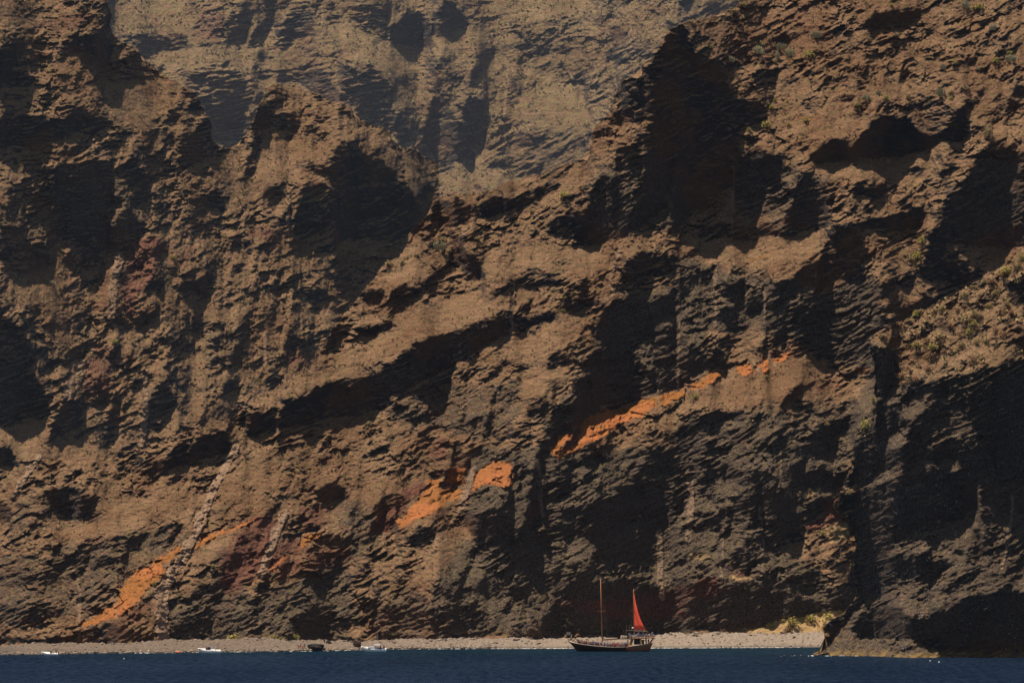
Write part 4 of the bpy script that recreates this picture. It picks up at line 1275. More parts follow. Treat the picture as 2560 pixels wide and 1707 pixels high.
# ---- the two-masted excursion ship
BD = CAMH*F/(1627-YH)
BU = .1403*BD/F                     # metres per survey unit of the ship sheet
bo = P(1390+960*.1403, 1627, BD); bo.z = 0
def bp(x, y, dy=0.0): return Vector(((x-960)*BU, dy, (1410-y)*BU))
def build_ship():
    root = empty('sailing_ship', bo)
    tag(root, 'two-masted wooden excursion ship with a red mizzen sail, crowded with passengers', 'sailing ship')
    sheer = [(170, 1195), (215, 1222), (260, 1246), (330, 1263), (450, 1283), (700, 1315), (1000, 1336), (1260, 1331), (1400, 1315), (1550, 1295), (1720, 1268)]
    sx = [p[0] for p in sheer]; sy = [p[1] for p in sheer]
    N = 40; prof = [(0, 1.0, 1.0), (.25, .97, .97), (.5, .90, .90), (.75, .72, .75), (1.0, .38, .5)]
    def beam(t): return 3.1*min(1, (t*3.2))**.62*(1-.30*max(0, (t-.65)/.35)**2)+.06
    rows = {1: [], -1: []}
    for i in range(N+1):
        t = i/N; xs = 170+(1720-170)*t**1.05; zs = (1410-np.interp(xs, sx, sy))*BU
        xb = 405+(1650-405)*t; b = beam(t)
        for s in (1, -1):
            row = []
            for (k, wk, _) in prof:
                x = ((xs+(xb-xs)*(k**.85))-960)*BU; z = zs+(-.55-zs)*k
                tumble = 1-.22*max(0, min(1, (t-.62)/.15))*(1-k)*(1 if k < .6 else 0)
                row.append((x, s*b*wk*tumble*(1 if t > .05 else .6), z))
            rows[s].append(row)
    cut = int(N*.70)
    m = MB()
    for s in (1, -1): m.grid(rows[s][:cut+1])
    m.build('hull', M['hull'], root, True)
    m = MB()
    for s in (1, -1): m.grid(rows[s][cut:])
    st = rows[1][-1]; sp = rows[-1][-1]; m.grid([st, sp])
    m.build('stern_planking', M['varnish'], root, True)
    for s in (1, -1):
        MB().tube([(r[0][0], r[0][1]+s*.04, r[0][2]) for r in rows[s]], .085, 6).build('rail', M['strake'], root, True)
    d = MB(); d.grid([[(r[0][0], r[0][1]*.97, r[0][2]-.42), (r[0][0], 0, r[0][2]-.36), (r[0][0], -r[0][1]*.97, r[0][2]-.42)] for r in rows[1][1:]])
    d.build('deck', M['varnish'], root)
    # masts
    mm = MB().tube([bp(826, 1340), bp(823, 1170), bp(812, 800), bp(795, 125)], [.17, .165, .14, .10], 10).build('mast', M['mast'], root, True)
    MB().tube([bp(795, 130), bp(800, 70)], .035, 6).build('pole', M['grey'], mm)
    MB().tube([bp(732, 688, -.8), bp(808, 708, 0), bp(880, 690, .8)], [.04, .06, .04], 6).build('spreader', M['mast'], mm)
    mz = MB().tube([bp(1393, 1165), bp(1390, 1050), bp(1386, 700), bp(1382, 305)], [.15, .145, .12, .08], 10).build('mast', M['mast'], root, True)
    MB().tube([bp(1320, 688, -.7), bp(1385, 672), bp(1440, 685, .7)], .035, 6).build('spreader', M['mast'], mz)
    # red sail, bellied, with the shade of its fold painted as a dark red line
    lu = [(1386, 365), (1389, 480), (1391, 600), (1392, 720), (1394, 840), (1396, 940), (1398, 1020)]
    le = [(1388, 365), (1410, 480), (1436, 600), (1464, 720), (1505, 840), (1552, 940), (1606, 1035)]
    rowsS = []
    for i, (a, b) in enumerate(zip(lu, le)):
        rr = []
        for k in range(9):
            u = k/8; w = (b[0]-a[0])*BU
            p = bp(a[0]+(b[0]-a[0])*u, a[1]+(b[1]-a[1])*u, 0); p.y += .72*(p.x-bp(a[0], 0).x)
            p.y -= .18*w*math.sin(math.pi*u)+.1*math.sin(i*1.1+u*4)*.3
            rr.append(p)
        rowsS.append(rr)
    m = MB(); m.grid(rowsS); so = m.build('red_sail', M['sail'], root, True)
    md = so.modifiers.new('cloth', 'SOLIDIFY'); md.thickness = .03
    fold_shade = [(1396, 680), (1412, 740), (1430, 810), (1450, 880), (1480, 940), (1520, 985), (1552, 1008)]
    def sail_y(x, y):
        i = np.interp(y, [q[1] for q in lu], range(7)); a = np.interp(y, [q[1] for q in lu], [q[0] for q in lu]); b = np.interp(y, [q[1] for q in le], [q[0] for q in le])
        u = (x-a)/(b-a+1e-6); return .72*(x-a)*BU-.18*(b-a)*BU*math.sin(math.pi*min(1, max(0, u)))
    MB().tube([bp(x, y, sail_y(x, y)-.07) for x, y in fold_shade], .05, 5).build('fold_shade', M['fold'], so, True)
    bmm = MB().tube([bp(1385, 1050), bp(1640, 1062)], .08, 6).build('boom', M['mast'], root, True)
    MB().tube([bp(1392, 1038, -.08), bp(1450, 1044, -.1), bp(1540, 1050, -.1), bp(1625, 1058, -.05)], [.24, .30, .24, .10], 8).build('furled_canvas', M['cream'], bmm, True)
    bm2 = MB().tube([bp(830, 1215, -.1), bp(1130, 1195, -.1)], .08, 6).build('boom', M['mast'], root, True)
    MB().tube([bp(832, 1182, -.1), bp(900, 1190, -.15), bp(1000, 1186, -.15), bp(1125, 1180, -.1)], [.26, .24, .26, .14], 8).build('furled_canvas', M['cream'], bm2, True)
    # bow gear
    MB().tube([bp(262, 1215), bp(272, 1165), bp(284, 1112)], [.30, .18, .05], 7).build('furled_jib', M['cream'], root, True)
    MB().ball(bp(352, 1233), (.42, .4, .30), 2, .1, 3).build('canvas_bundle', M['cream'], root, True)
    MB().box(bp(230, 1210), (.35, .3, .55)).build('anchor_post', M['strake'], root)
    MB().tube([bp(262, 1195), bp(300, 1220)], .16, 6).build('windlass', M['strake'], root, True)
    # after cabin
    m = MB()
    m.plate([bp(1294, 1300, -2.4), bp(1345, 1300, -2.4), bp(1384, 1188, -1.7), bp(1345, 1188, -1.7)], (0, .2, 0)); m.build('side_panel', M['orange_wood'], root)
    m = MB(); m.plate([bp(1294, 1300, 2.2), bp(1345, 1300, 2.2), bp(1384, 1188, 2.2), bp(1345, 1188, 2.2)], (0, .2, 0)); m.build('side_panel', M['orange_wood'], root)
    for xa, ya, xb, yb in ((1497, 1290, 1497, 1186), (1608, 1275, 1604, 1178), (1672, 1270, 1738, 1172)):
        for s in (-2.25, 2.25):
            MB().tube([bp(xa, ya, s), bp(xb, yb, s)], .14 if xa != 1672 else .24, 4).build('post', M['orange_wood'], root)
    MB().box(bp(1450, 1240), (1.9, 3.4, 1.55)).build('cabin_shade_box', M['dark'], root)  # near-black box, the shade inside the open cabin put into its colour
    MB().box(bp(1545, 1245), (.75, 3.0, 1.3)).build('locker', M['varnish'], root)
    m = MB(); m.plate([bp(1300, 1197, -2.5), bp(1745, 1174, -2.4), bp(1745, 1162, -2.4), bp(1300, 1184, -2.5)], (0, 4.9, 0)); m.build('upper_deck', M['varnish'], root)
    for s in (-2.4, 2.4):
        m = MB(); m.tube([bp(1330, 1128, s), bp(1600, 1118, s), bp(1742, 1108, s)], .035, 5)
        m.tube([bp(1330, 1152, s), bp(1600, 1145, s), bp(1742, 1136, s)], .03, 5)
        for k in range(10): x = 1335+k*45; m.tube([bp(x, 1183-k*2, s), bp(x, 1126-k*2, s)], .03, 5)
        m.build('guard_rail', M['varnish'], root)
    # dark tender slung ahead of the upper deck, lettered banner on it
    rw = []
    for k in range(13):
        t = k/12; w = math.sin(math.pi*t)**.5
        rw.append([bp(1092+215*t, 1158-6*abs(2*t-1), -1.0*w*.8-1.2), bp(1092+215*t, 1178+12*w, -.7*w-1.2), bp(1092+215*t, 1182+14*w, -1.2), bp(1092+215*t, 1178+12*w, .7*w-1.2), bp(1092+215*t, 1158-6*abs(2*t-1), .8*w-1.2)])
    m = MB(); m.grid(rw); td = m.build('tender', M['hull'], root, True)
    bn = MB().plate([bp(1143, 1180, -2.3), bp(1262, 1176, -2.3), bp(1266, 1136, -1.9), bp(1152, 1122, -1.8)], (0, .06, 0)).build('banner', M['cream'], root)
    m = MB()
    for k, x in enumerate(range(1168, 1256, 14)):
        yy = 1152+k*.6; yo = lambda v: -2.36+(1178-v)*.0085
        for (xa, xb, ya, yb) in ((x, x+4, yy+14, yy-12), (x+4, x+11, *((yy-8, yy-12) if k % 2 else (yy+4, yy)))):
            m.plate([bp(xa, ya, yo(ya)), bp(xb, ya, yo(ya)), bp(xb, yb, yo(yb)), bp(xa, yb, yo(yb))], (0, .03, 0))
    m.build('lettering', M['varnish'], bn)
    MB().ball(bp(1392, 1142, -2.0), (.62, .35, .30), 2).build('life_raft', M['white'], root, True)
    g = MB().box(bp(1312, 1040), (2.25, .12, .16)).build('gantry', M['cream'], root)
    MB().tube([bp(1250, 1184), bp(1250, 1040)], .05, 5).build('gantry_post', M['strake'], g)
    MB().ball(bp(1369, 998), (.34, .34, .26), 2).build('radar_dome', M['white'], root, True)
    for x0, y0, x1, y1 in ((1250, 1040, 1257, 940), (1300, 1038, 1312, 945), (1335, 1038, 1340, 930)):
        MB().tube([bp(x0, y0), bp(x1, y1)], .028, 4).build('antenna', M['cream'], root)
    MB().tube([bp(1220, 1075, -1.8), bp(1120, 900, -1.8)], [.05, .035], 5).build('derrick', M['mast'], root)
    q = MB()
    for k in range(14):
        a = 2*math.pi*k/14; b = 2*math.pi*(k+1)/14
        q.tube([bp(1281, 1342, -3.12)+Vector((math.cos(a)*.27, 0, math.sin(a)*.33)), bp(1281, 1342, -3.12)+Vector((math.cos(b)*.27, 0, math.sin(b)*.33))], .085, 5)
    q.build('lifebuoy', M['ring'], root, True)
    MB().tube([bp(1281, 1330, -3.0), bp(1281, 1190, -3.0)], .10, 6).build('boarding_post', M['strake'], root)
    rg_ = [((797, 150), (205, 1215), 0, 0), ((797, 150), (1382, 320), 0, 0), ((798, 170), (925, 1300), 0, 2.9), ((798, 170), (925, 1300), 0, -2.9), ((808, 705), (885, 1300), 0, -3.0),
           ((808, 705), (960, 1310), 0, -3.0), ((798, 180), (980, 1310), 0, -2.9), ((732, 690), (745, 1310), -.8, -3), ((880, 692), (940, 1310), .8, -3), ((1384, 325), (1640, 1060), 0, 0), ((1383, 320), (1740, 1168), 0, 0), ((1320, 690), (1345, 1180), -.7, -2.3), ((1383, 330), (1330, 1180), 0, -2.3), ((1440, 686), (1480, 1180), .7, -2.3)]
    for a, b, ya, yb in rg_:
        MB().tube([bp(*a, ya), bp((a[0]+b[0])/2, (a[1]+b[1])/2+6, (ya+yb)/2), bp(*b, yb)], .022, 4, False).build('rigging_line', M['rope'], root)
    return root
build_ship()

rr = random.Random(5)
def deck_y(x): return float(np.interp(x, [170, 260, 450, 700, 1000, 1260, 1550, 1720], [1195, 1246, 1283, 1315, 1336, 1331, 1295, 1268]))+26
sl, pl = list(SHIRTS), list(PANTS)
zones = [(380, 560, 'the bow', 15), (560, 820, 'the fore deck', 19), (835, 1060, 'the deck beside the mast', 19), (1060, 1275, 'the deck ahead of the cabin', 17)]
wts = ['white']*6+['orange']*3+['pale blue']*3+['black']*2+['navy']*2+['pink']*3+['yellow', 'yellow', 'mint', 'grey', 'red']
for za, zb, zn, n in zones:
    for k in range(n):
        x = za+(zb-za)*(k+.5)/n+rr.uniform(-5, 5); row = rr.choice([-2.35, -1.5, -.4, .9]) if za > 560 else rr.choice([-1.3, -.5, .5])
        shc = rr.choice(wts); pose = rr.choice(['stand', 'lean', 'wave', 'stand', 'lean'])
        if zn == 'the bow' and k in (8, 9): shc = 'yellow'
        pac = rr.choice(pl)
        q = bp(x, deck_y(x), row); q += bo
        act = {'stand': 'standing', 'lean': 'leaning forward', 'wave': 'with one arm raised'}[pose]
        person(q, rr.uniform(-.9, .9), pose, shc, pac, f'passenger in {shc} shirt {act} on {zn}', 'passengers on the sailing ship', rr.choice('ab'), rr.choice('aab'), rr.uniform(.92, 1.06))
for k in range(16):
    x = 1310+k*27+rr.uniform(-8, 8); row = rr.choice([-1.9, -1.2, 0])
    shc = 'white' if k == 1 else rr.choice(['navy', 'black', 'pale blue', 'grey', 'white', 'mint'])
    pose = 'sit' if k % 3 else 'stand'; pac = rr.choice(pl)
    q = bp(x, 1184-(x-1300)*.05, row)+bo
    person(q, rr.uniform(-1, 1), pose, shc, pac, f'passenger in {shc} shirt {"sitting" if pose == "sit" else "standing"} on the upper deck', 'passengers on the sailing ship', rr.choice('ab'), rr.choice('aab'))
person(bp(1645, 1290, -1.6)+bo, .4, 'stand', 'grey', 'blue', 'person in grey shirt standing at the open stern of the ship')
person(bp(1213, 1345, -2.75)+bo, .1, 'stand', 'white', 'pale', 'crew member in white standing at the ship side near the lifebuoy')
person(bp(1272, 1300, -2.5)+bo, -.2, 'stand', 'white', 'pale', 'crew member in white standing beside the orange cabin panel')

# ---- small white boats
def small_hull(root, L, H, B, mat, bow=-1, rake=.22, sole=.55):
    N = 16; rows = {1: [], -1: []}
    for i in range(N+1):
        t = i/N; w = B*min(1, t*2.4)**.6*(1-.12*t)+.02; z = H*(1.18-.30*t)
        for s in (1, -1):
            xr = bow*(L/2-L*t); 
            rows[s].append([(xr, s*w*.45, z), (xr-bow*rake*L*.15*(1-t)**3, s*w*.80, z*.72), (xr-bow*rake*L*.35*(1-t)**3, s*w, z*.38), (xr-bow*rake*L*(1-t)**2, s*w*.8, -.2)])
    m = MB()
    for s in (1, -1): m.grid(rows[s])
    m.grid([rows[1][-1], rows[-1][-1]])
    m.build('hull', mat, root, True)
    d = MB(); d.grid([[r[0], (r[0][0], 0, r[0][2]+.10), (r[0][0], -r[0][1], r[0][2])] for r in rows[1][:int(N*sole)+1]])
    d.build('foredeck', mat, root, True)
    f = MB(); f.grid([[(r[0][0], r[0][1]*.96, r[0][2]*.45), (r[0][0], -r[0][1]*.96, r[0][2]*.45)] for r in rows[1][int(N*sole):]])
    f.build('cockpit_floor', M['strake'], root)
def on_water(px, py):
    d = CAMH*F/(py-YH); q = P(px, py, d); q.z = 0; return q
def speedboat():
    t = empty('speedboat', on_water(124.5, 1637)); tag(t, 'low white open speedboat anchored off the far left end of the beach', 'speedboat')
    small_hull(t, 4.6, .75, .95, M['white'])
    MB().plate([(.1, -.7, .8), (.55, -.7, .8), (.5, -.6, 1.15), (.25, -.6, 1.15)], (0, 1.3, 0)).build('windscreen', M['glass'], t)
    MB().box((1.0, 0, .55), (.5, 1.2, .45)).build('seat', M['cream'], t)
    MB().box((2.35, 0, .7), (.3, .35, .7), None, .8).build('outboard_motor', M['dark'], t)
    person(on_water(124.5, 1637)+Vector((1.75, -.3, .32)), .5, 'stand', 'orange', 'khaki', 'person in orange top at the stern of the left speedboat', s=.8)
speedboat()
def cabin_boat():
    L0 = on_water(523.5, 1631.5)
    t = empty('motorboat', L0, 0, 1.15); tag(t, 'white motorboat with raked radar arch and small blue awning off the beach', 'motorboat')
    small_hull(t, 5.6, .95, 1.1, M['white'])
    MB().plate([(-.9, -.75, 1.0), (.3, -.75, 1.0), (.2, -.65, 1.35), (-.3, -.65, 1.35)], (0, 1.4, 0)).build('windscreen', M['glass'], t)
    for s in (-.85, .85): MB().tube([(.55, s, .9), (.95, s, 1.5), (1.2, s, 2.1)], [.10, .09, .07], 6).build('arch_leg', M['white'], t)
    MB().tube([(1.2, -.9, 2.1), (1.2, .9, 2.1)], .08, 6).build('arch_top', M['white'], t)
    MB().box((-.35, 0, 1.45), (.9, 1.3, .10)).build('awning', M['blue'], t)
    MB().tube([(1.25, 0, 2.1), (1.6, 0, 1.5)], .03, 4).build('antenna', M['grey'], t)
    person(L0+Vector((-1.0, -.2, .72)), 0, 'sit', 'orange', 'dark', 'person in orange top sitting on the foredeck of the motorboat', s=.8)
    person(L0+Vector((2.2, -.2, .4)), .8, 'stand', 'pink', 'khaki', 'person in pink top standing at the stern of the motorboat', s=.8)
cabin_boat()
def yacht():
    L0 = on_water(934.5, 1627.8)
    t = empty('cruiser_boat', L0); tag(t, 'white cabin cruiser with thin mast and raised white hood beside a round boulder', 'cruiser boat')
    small_hull(t, 7.2, 1.15, 1.3, M['white'], sole=.62)
    MB().box((-.4, 0, 1.25), (2.6, 1.9, .45), None, .82).build('cabin', M['white'], t)
    MB().box((1.0, 0, 1.95), (1.9, 1.7, .22), None, .85).build('hood', M['white'], t)
    for x in (.35, 1.75):
        for s in (-.7, .7): MB().tube([(x, s, 1.0), (x, s, 1.9)], .035, 5).build('hood_post', M['grey'], t)
    MB().tube([(1.15, 0, 1.9), (1.10, 0, 5.4)], [.055, .035], 6).build('mast', M['white'], t)
    MB().box((1.6, 0, .95), (1.1, 1.7, .5)).build('cockpit', M['dark'], t)  # dark box, cockpit shade put into its colour
    MB().box((2.1, 0, 1.95), (1.6, 1.5, .08)).build('sun_cover', M['blue'], t)
    person(L0+Vector((2.9, -.3, .45)), .3, 'stand', 'orange', 'khaki', 'person in orange top standing in the stern of the cabin cruiser', s=.85)
    person(L0+Vector((1.9, -1.0, .45)), .3, 'lean', 'red', 'dark', 'person in red top in the dark cockpit of the cabin cruiser', s=.85)
yacht()
def dinghy(px, py, L, mat, label, cat):
    t = empty(cat.replace(' ', '_'), on_water(px, py)); tag(t, label, cat)
    small_hull(t, L, .42, .5, mat, sole=.3)
dinghy(380, 1629.6, 2.3, M['white'], 'small white dinghy lying at the water edge between the two left boats', 'dinghy')
dinghy(355, 1629.8, 1.1, M['white'], 'tiny white tender lying just left of the white dinghy', 'tender')
dinghy(444, 1631, 1.3, M['ring'], 'small orange inflatable raft near the water edge', 'raft')
for px, py, lb in ((310, 1647, 'lone white mooring buoy on open water in front of the left beach'), (2325.5, 1652.6, 'smaller white mooring buoy off the dark headland'), (2347.5, 1655.6, 'larger white mooring buoy off the dark headland')):
    w = on_water(px, py); t = empty('mooring_buoy', w); tag(t, lb, 'buoy', 'white mooring buoys')
    MB().ball((0, 0, .12), .20 if px != 2347.5 else .24, 2).build('float', M['white'], t, True)
    MB().tube([(0, 0, .3), (0, 0, .42)], .05, 6).build('ring', M['grey'], t)

# ---- on the beach
def beach_point(px, py):
    """ground point of the beach seen at photo pixel"""
    yw, yt = shore_y(px), base_y(px)+1.5
    dw = dplane(yw); xs = LAY['beach']['xs']; dt = float(np.interp(px, xs, LAY['beach']['dt'][0])); zt = CAMH+(YH-yt)/F*dt
    T_ = np.linspace(0, 1, 200); d = dw+(dt-dw)*T_; z = zt*T_**.8; yy = YH+(CAMH-z)/d*F
    i = int(np.argmin(np.abs(yy-py))); q = P(px, yy[i], d[i]); q.z = z[i]; return q
def boulder(px, py, w, h, label, mat, seed, dep=1.0):
    q = beach_point(px, py); d = q.y; W, H = w/F*d, h/F*d
    bm = bmesh.new(); bmesh.ops.create_icosphere(bm, subdivisions=4, radius=1.0)
    for v in bm.verts:
        c = v.co; n = fbm(np.array([c.x*1.1+seed*3.1]), np.array([c.y*1.1+c.z*1.7]), 500+seed, 4, .55)[0]; n2 = perlin(np.array([c.x*1.3+seed]), np.array([c.z*1.3]), 540+seed)[0]
        k = 1+.24*n+.2*n2
        v.co = Vector((c.x*W/2*k, c.y*W/2*k*dep, max(-.25*H, c.z*H*.62*k+H*.38)))
    me = bpy.data.meshes.new('boulder'); bm.to_mesh(me); bm.free(); me.materials.append(mat)
    o = link('boulder', me); o.location = q-Vector((0, 0, .1)); tag(o, label, 'boulder')
def plain_rock(name, col, dark):
    t = NT(name); p = t.pos(); n = t.noise(p, .9, 6, .7); f = t.noise(p, 4, 3, .7)
    c = t.mix(t.ramp(n, .35, .65), dark, col); t.put(t.b.inputs['Base Color'], c); t.bump(t.math('ADD', n, f), .5, .8); return t.m
rk_dark = plain_rock('black_boulder_rock', (0.07, 0.055, 0.045), (0.025, 0.022, 0.020))
rk_tan = plain_rock('brown_boulder_rock', (0.16, 0.10, 0.07), (0.07, 0.05, 0.038))
boulder(790, 1626, 37, 19, 'big black boulder standing at the water edge left of the cabin cruiser', rk_dark, 1)
boulder(806, 1625, 14, 9, 'low black rock leaning on the right foot of the big black boulder', rk_dark, 5)
boulder(821, 1611, 15, 11, 'small dark boulder higher up the beach behind the big black one', rk_dark, 2)
boulder(893, 1618, 20, 22, 'rounded brown boulder just left of the cabin cruiser', rk_tan, 3)
boulder(763, 1625, 19, 6, 'low tan rock left of the big black boulder', rk_tan, 4)
boulder(1336, 1593, 40, 46, 'tall brown boulder at the foot of the cliff near the small sign', rk_tan, 6)
boulder(1288, 1590, 34, 26, 'tilted brown slab rock left of the tall boulder under the small sign', rk_tan, 7)
def stones():
    r = random.Random(21); m = MB()
    for k in range(1500):
        if k < 700: px = r.uniform(0, 1240); py = shore_y(px)-abs(r.gauss(0, 2.0)); s = r.uniform(.25, .75)
        else:
            px = r.uniform(0, 2020); a, b = base_y(px)+2, shore_y(px); u = r.random(); py = a+(b-a)*u; s = r.uniform(.18, .5) if u > .2 else r.uniform(.3, 1.0)
        q = beach_point(px, py); m.ball((q.x, q.y, q.z+s*.1), (s*r.uniform(.8, 1.5), s, s*r.uniform(.5, .9)), 1, .25, k)
    t = NT('loose_stones'); n = t.noise(t.pos(), .9, 3, .7); t.put(t.b.inputs['Base Color'], t.mix(t.ramp(n, .38, .62), (0.045, 0.036, 0.030), (0.30, 0.23, 0.175)))
    o = m.build('beach_stones', t.m); tag(o, 'loose stones strewn over the pebble beach', 'stones', None, 'stuff')
stones()
def sign(px, py, w, h, post, label, d=None, z=None):
    q = beach_point(px, py); k = q.y/F
    t = empty('notice_board', q); tag(t, label, 'notice board')
    W, H, Pz = w*k, h*k, post*k
    MB().box((0, 0, Pz+H/2), (W, .06, H)).build('frame', M['wood'], t)
    pn = MB().box((0, -.05, Pz+H/2), (W*.80, .05, H*.76)).build('panel', M['board'], t)
    m = MB()
    for r in range(4): m.box((0, -.085, Pz+H*(.26+.16*r)), (W*.6, .015, H*.05))
    m.build('print_lines', M['print'], pn)
    for s in (-.42, .42): MB().box((W*s, .01, Pz/2), (.10, .08, Pz)).build('post', M['wood'], t)
sign(1421, 1591, 12.5, 9.6, 8, 'framed pale notice board on posts left of the big ship')
sign(1312.5, 1594, 6, 8, 28, 'small white sign on a tall post in front of the cliff foot')
for px, py, shc, pose, lb in ((747, 1622, 'red', 'sit', 'person in red top sitting on the pebbles left of the black boulder'), (752, 1621, 'pink', 'stand', 'person in pink top standing on the pebbles among the bathers'),
        (757, 1622, 'orange', 'sit', 'person in orange top sitting on the pebbles among the bathers'), (761, 1621, 'pale blue', 'stand', 'person in pale blue top standing beside the low tan rock'), (811, 1610, 'navy', 'stand', 'person in navy top standing beside the small dark boulder')):
    person(beach_point(px, py), rr.uniform(-.6, .6), pose, shc, 'khaki', lb, s=.95)
# ---------------------------------------------------------------- plants
def leaf_mat(name, a, b):
    t = NT(name); n = t.noise(t.pos(), 2.5, 3, .7)
    oi = t.new('ShaderNodeObjectInfo')
    c = t.mix(t.ramp(n, .35, .65), a, b)
    c = t.mix(t.math('MULTIPLY', oi.outputs['Random'], .35), c, tuple(x*.6 for x in a))
    t.put(t.b.inputs['Base Color'], c); return t.m
LM = {'straw': leaf_mat('dry_straw_leaves', (0.38, 0.28, 0.13), (0.56, 0.43, 0.22)), 'green': leaf_mat('yellow_green_leaves', (0.36, 0.31, 0.09), (0.56, 0.48, 0.15)),
      'russet': leaf_mat('russet_dry_leaves', (0.30, 0.17, 0.10), (0.46, 0.28, 0.15)), 'cactus': leaf_mat('pale_spurge_stems', (0.36, 0.31, 0.17), (0.54, 0.48, 0.30))}
twig = flat_mat('dry_twigs', (0.10, 0.07, 0.05), .9, .2)
def bush_meshes(seed, mat, kind):
    r = random.Random(seed); bm = bmesh.new()
    if kind == 'cactus':
        for k in range(46):
            a = r.random()*6.28; q = math.sqrt(r.random())*.46; x, y = q*math.cos(a), q*math.sin(a)
            h = (1-.9*q*q*2)*r.uniform(.75, 1.05); w = r.uniform(.035, .055); lx, ly = x*1.25, y*1.25
            b = [bm.verts.new((x+w*math.cos(t), y+w*math.sin(t), 0)) for t in (0, 1.57, 3.14, 4.71)]
            m = [bm.verts.new((lx+w*math.cos(t), ly+w*math.sin(t), h*.7)) for t in (0, 1.57, 3.14, 4.71)]
            tp = bm.verts.new((lx, ly, h))
            for i in range(4):
                bm.faces.new((b[i], b[(i+1) % 4], m[(i+1) % 4], m[i])); bm.faces.new((m[i], m[(i+1) % 4], tp))
    else:
        for k in range(330):
            a = r.random()*6.28; u = r.random(); el = math.asin(u**.8); rad = r.uniform(.34, .5)*(1+.22*math.sin(a*3+seed)+.12*math.sin(a*7+seed*2))
            c = Vector((rad*math.cos(el)*math.cos(a), rad*math.cos(el)*math.sin(a), .05+rad*1.7*math.sin(el)))
            s = r.uniform(.045, .085); d = Vector((r.gauss(0, 1), r.gauss(0, 1), r.gauss(.5, 1))).normalized(); e = d.orthogonal().normalized(); f = d.cross(e)
            bm.faces.new([bm.verts.new(c+e*s), bm.verts.new(c+f*s*.7), bm.verts.new(c-e*s), bm.verts.new(c-f*s*.7)])
    fo = bpy.data.meshes.new('foliage'); bm.to_mesh(fo); bm.free(); fo.materials.append(mat)
    m = MB()
    for k in range(7):
        a = k*.9+seed; m.tube([(0, 0, -.15), (.16*math.cos(a), .16*math.sin(a), .25), (.30*math.cos(a), .30*math.sin(a), .55)], [.05, .03, .012], 4, False)
    st = bpy.data.meshes.new('stems'); m.bm.to_mesh(st); m.bm.free(); st.materials.append(twig)
    return fo, st
BM_ = {(k, i): bush_meshes(i*7+j*31+1, LM[k], 'cactus' if k == 'cactus' else 'bush') for j, k in enumerate(LM) for i in range(3)}
def plant(px, py, w, h, layer, kind, label, group):
    """(px, py) foot of the plant, w x h in photo pixels"""
    if layer == 'beach': q = beach_point(px, py)
    else:
        L = LAY[layer]; d = float(sample(L['d'], np.array([px]), np.array([py]))[0]); q = P(px, py, d)
    k = q.y/F
    nm = 'spurge_cactus' if kind == 'cactus' else 'shrub'
    t = empty(nm, q, random.uniform(0, 6.28), (w*k*1.05, w*k*1.05, h*k*1.15))
    fo, st = BM_[(kind, random.randrange(3))]
    if kind == 'cactus': link('stem_cluster', fo, t)
    else: link('foliage', fo, t); link('stems', st, t)
    tag(t, label, 'cactus' if kind == 'cactus' else 'shrub', group)
def S(sh, x, y): return x*K+T[sh][0], y*K+T[sh][1]
PL = """
3 545 615 305 360 cactus
3 695 760 285 330 cactus
3 760 820 322 380 cactus
3 690 718 340 395 cactus
3 880 950 338 380 green
3 360 415 375 415 cactus
3 595 665 810 855 green
3 640 690 700 730 green
3 675 700 655 680 green
3 760 800 820 845 green
3 495 530 850 880 green
3 1270 1330 630 670 cactus
3 1410 1450 632 665 green
3 1365 1395 600 628 cactus
3 1555 1600 625 665 straw
3 1765 1825 585 640 cactus
3 1790 1830 425 465 cactus
3 1930 1990 570 605 straw
3 2120 2165 155 205 cactus
3 1940 1990 0 60 cactus
3 2080 2140 830 918 straw
3 1480 1520 215 250 straw
3 2130 2190 390 420 green
3 2230 2310 365 415 cactus
3 1860 1920 405 435 straw
3 930 990 205 255 cactus
3 635 665 250 275 straw
3 245 275 300 325 green
3 670 705 398 425 straw
3 1240 1260 720 750 straw
3 1215 1250 685 712 green
3 870 915 785 815 green
3 1840 1880 600 628 straw
3 2030 2060 450 470 cactus
3 1570 1600 560 580 straw
3 2230 2275 342 362 green
3 1280 1310 5 25 straw
3 2010 2090 30 68 green
3 1450 1480 22 44 green
3 1850 1880 645 665 green
3 110 155 135 158 straw
3 450 500 5 55 straw
3 380 450 55 90 straw
3 580 620 288 308 green
5 650 740 112 175 cactus
5 690 740 86 118 straw
5 735 775 165 192 straw
5 325 380 245 280 straw
5 420 460 240 270 straw
5 520 560 195 215 straw
5 985 1010 130 150 straw
5 920 965 85 108 straw
5 1500 1530 1560 1566 green
5 1505 1545 484 500 green
5 1500 1530 566 584 green
5 1200 1235 1005 1025 straw
5 200 240 1318 1340 straw
6 1640 1710 80 130 green
6 1600 1680 185 235 green
6 1560 1620 215 250 straw
6 1255 1330 1305 1370 green
6 1330 1358 1150 1195 green
6 130 180 1135 1165 green
6 620 645 1008 1028 green
6 1000 1050 1320 1345 straw
7 1018 1045 890 915 green
7 1410 1435 775 795 green
8 378 400 965 985 green
9 478 500 920 940 green
9 985 1030 550 580 green
1 1985 2000 0 1 green
2 1490 1560 1275 1320 green
2 1290 1320 1395 1425 straw
2 780 820 1300 1325 straw
4 325 370 375 405 cactus
4 1135 1180 208 235 green
4 385 420 415 440 straw
4 745 790 765 800 green
4 1485 1520 70 92 green"""
zone = {3: 'the slope beside the dark peak', 5: 'the middle slope below the dark ledge', 6: 'the rocks left of the headland', 7: 'the lower left cliff', 8: 'the lower middle cliff', 9: 'the cliff above the beach end', 1: 'the high hill', 2: 'the ridge at the ravine mouth', 4: 'the left hillside'}
plur = {'cactus': 'spurge clumps', 'green': 'yellow-green shrubs', 'straw': 'straw-coloured bushes', 'russet': 'russet bushes'}
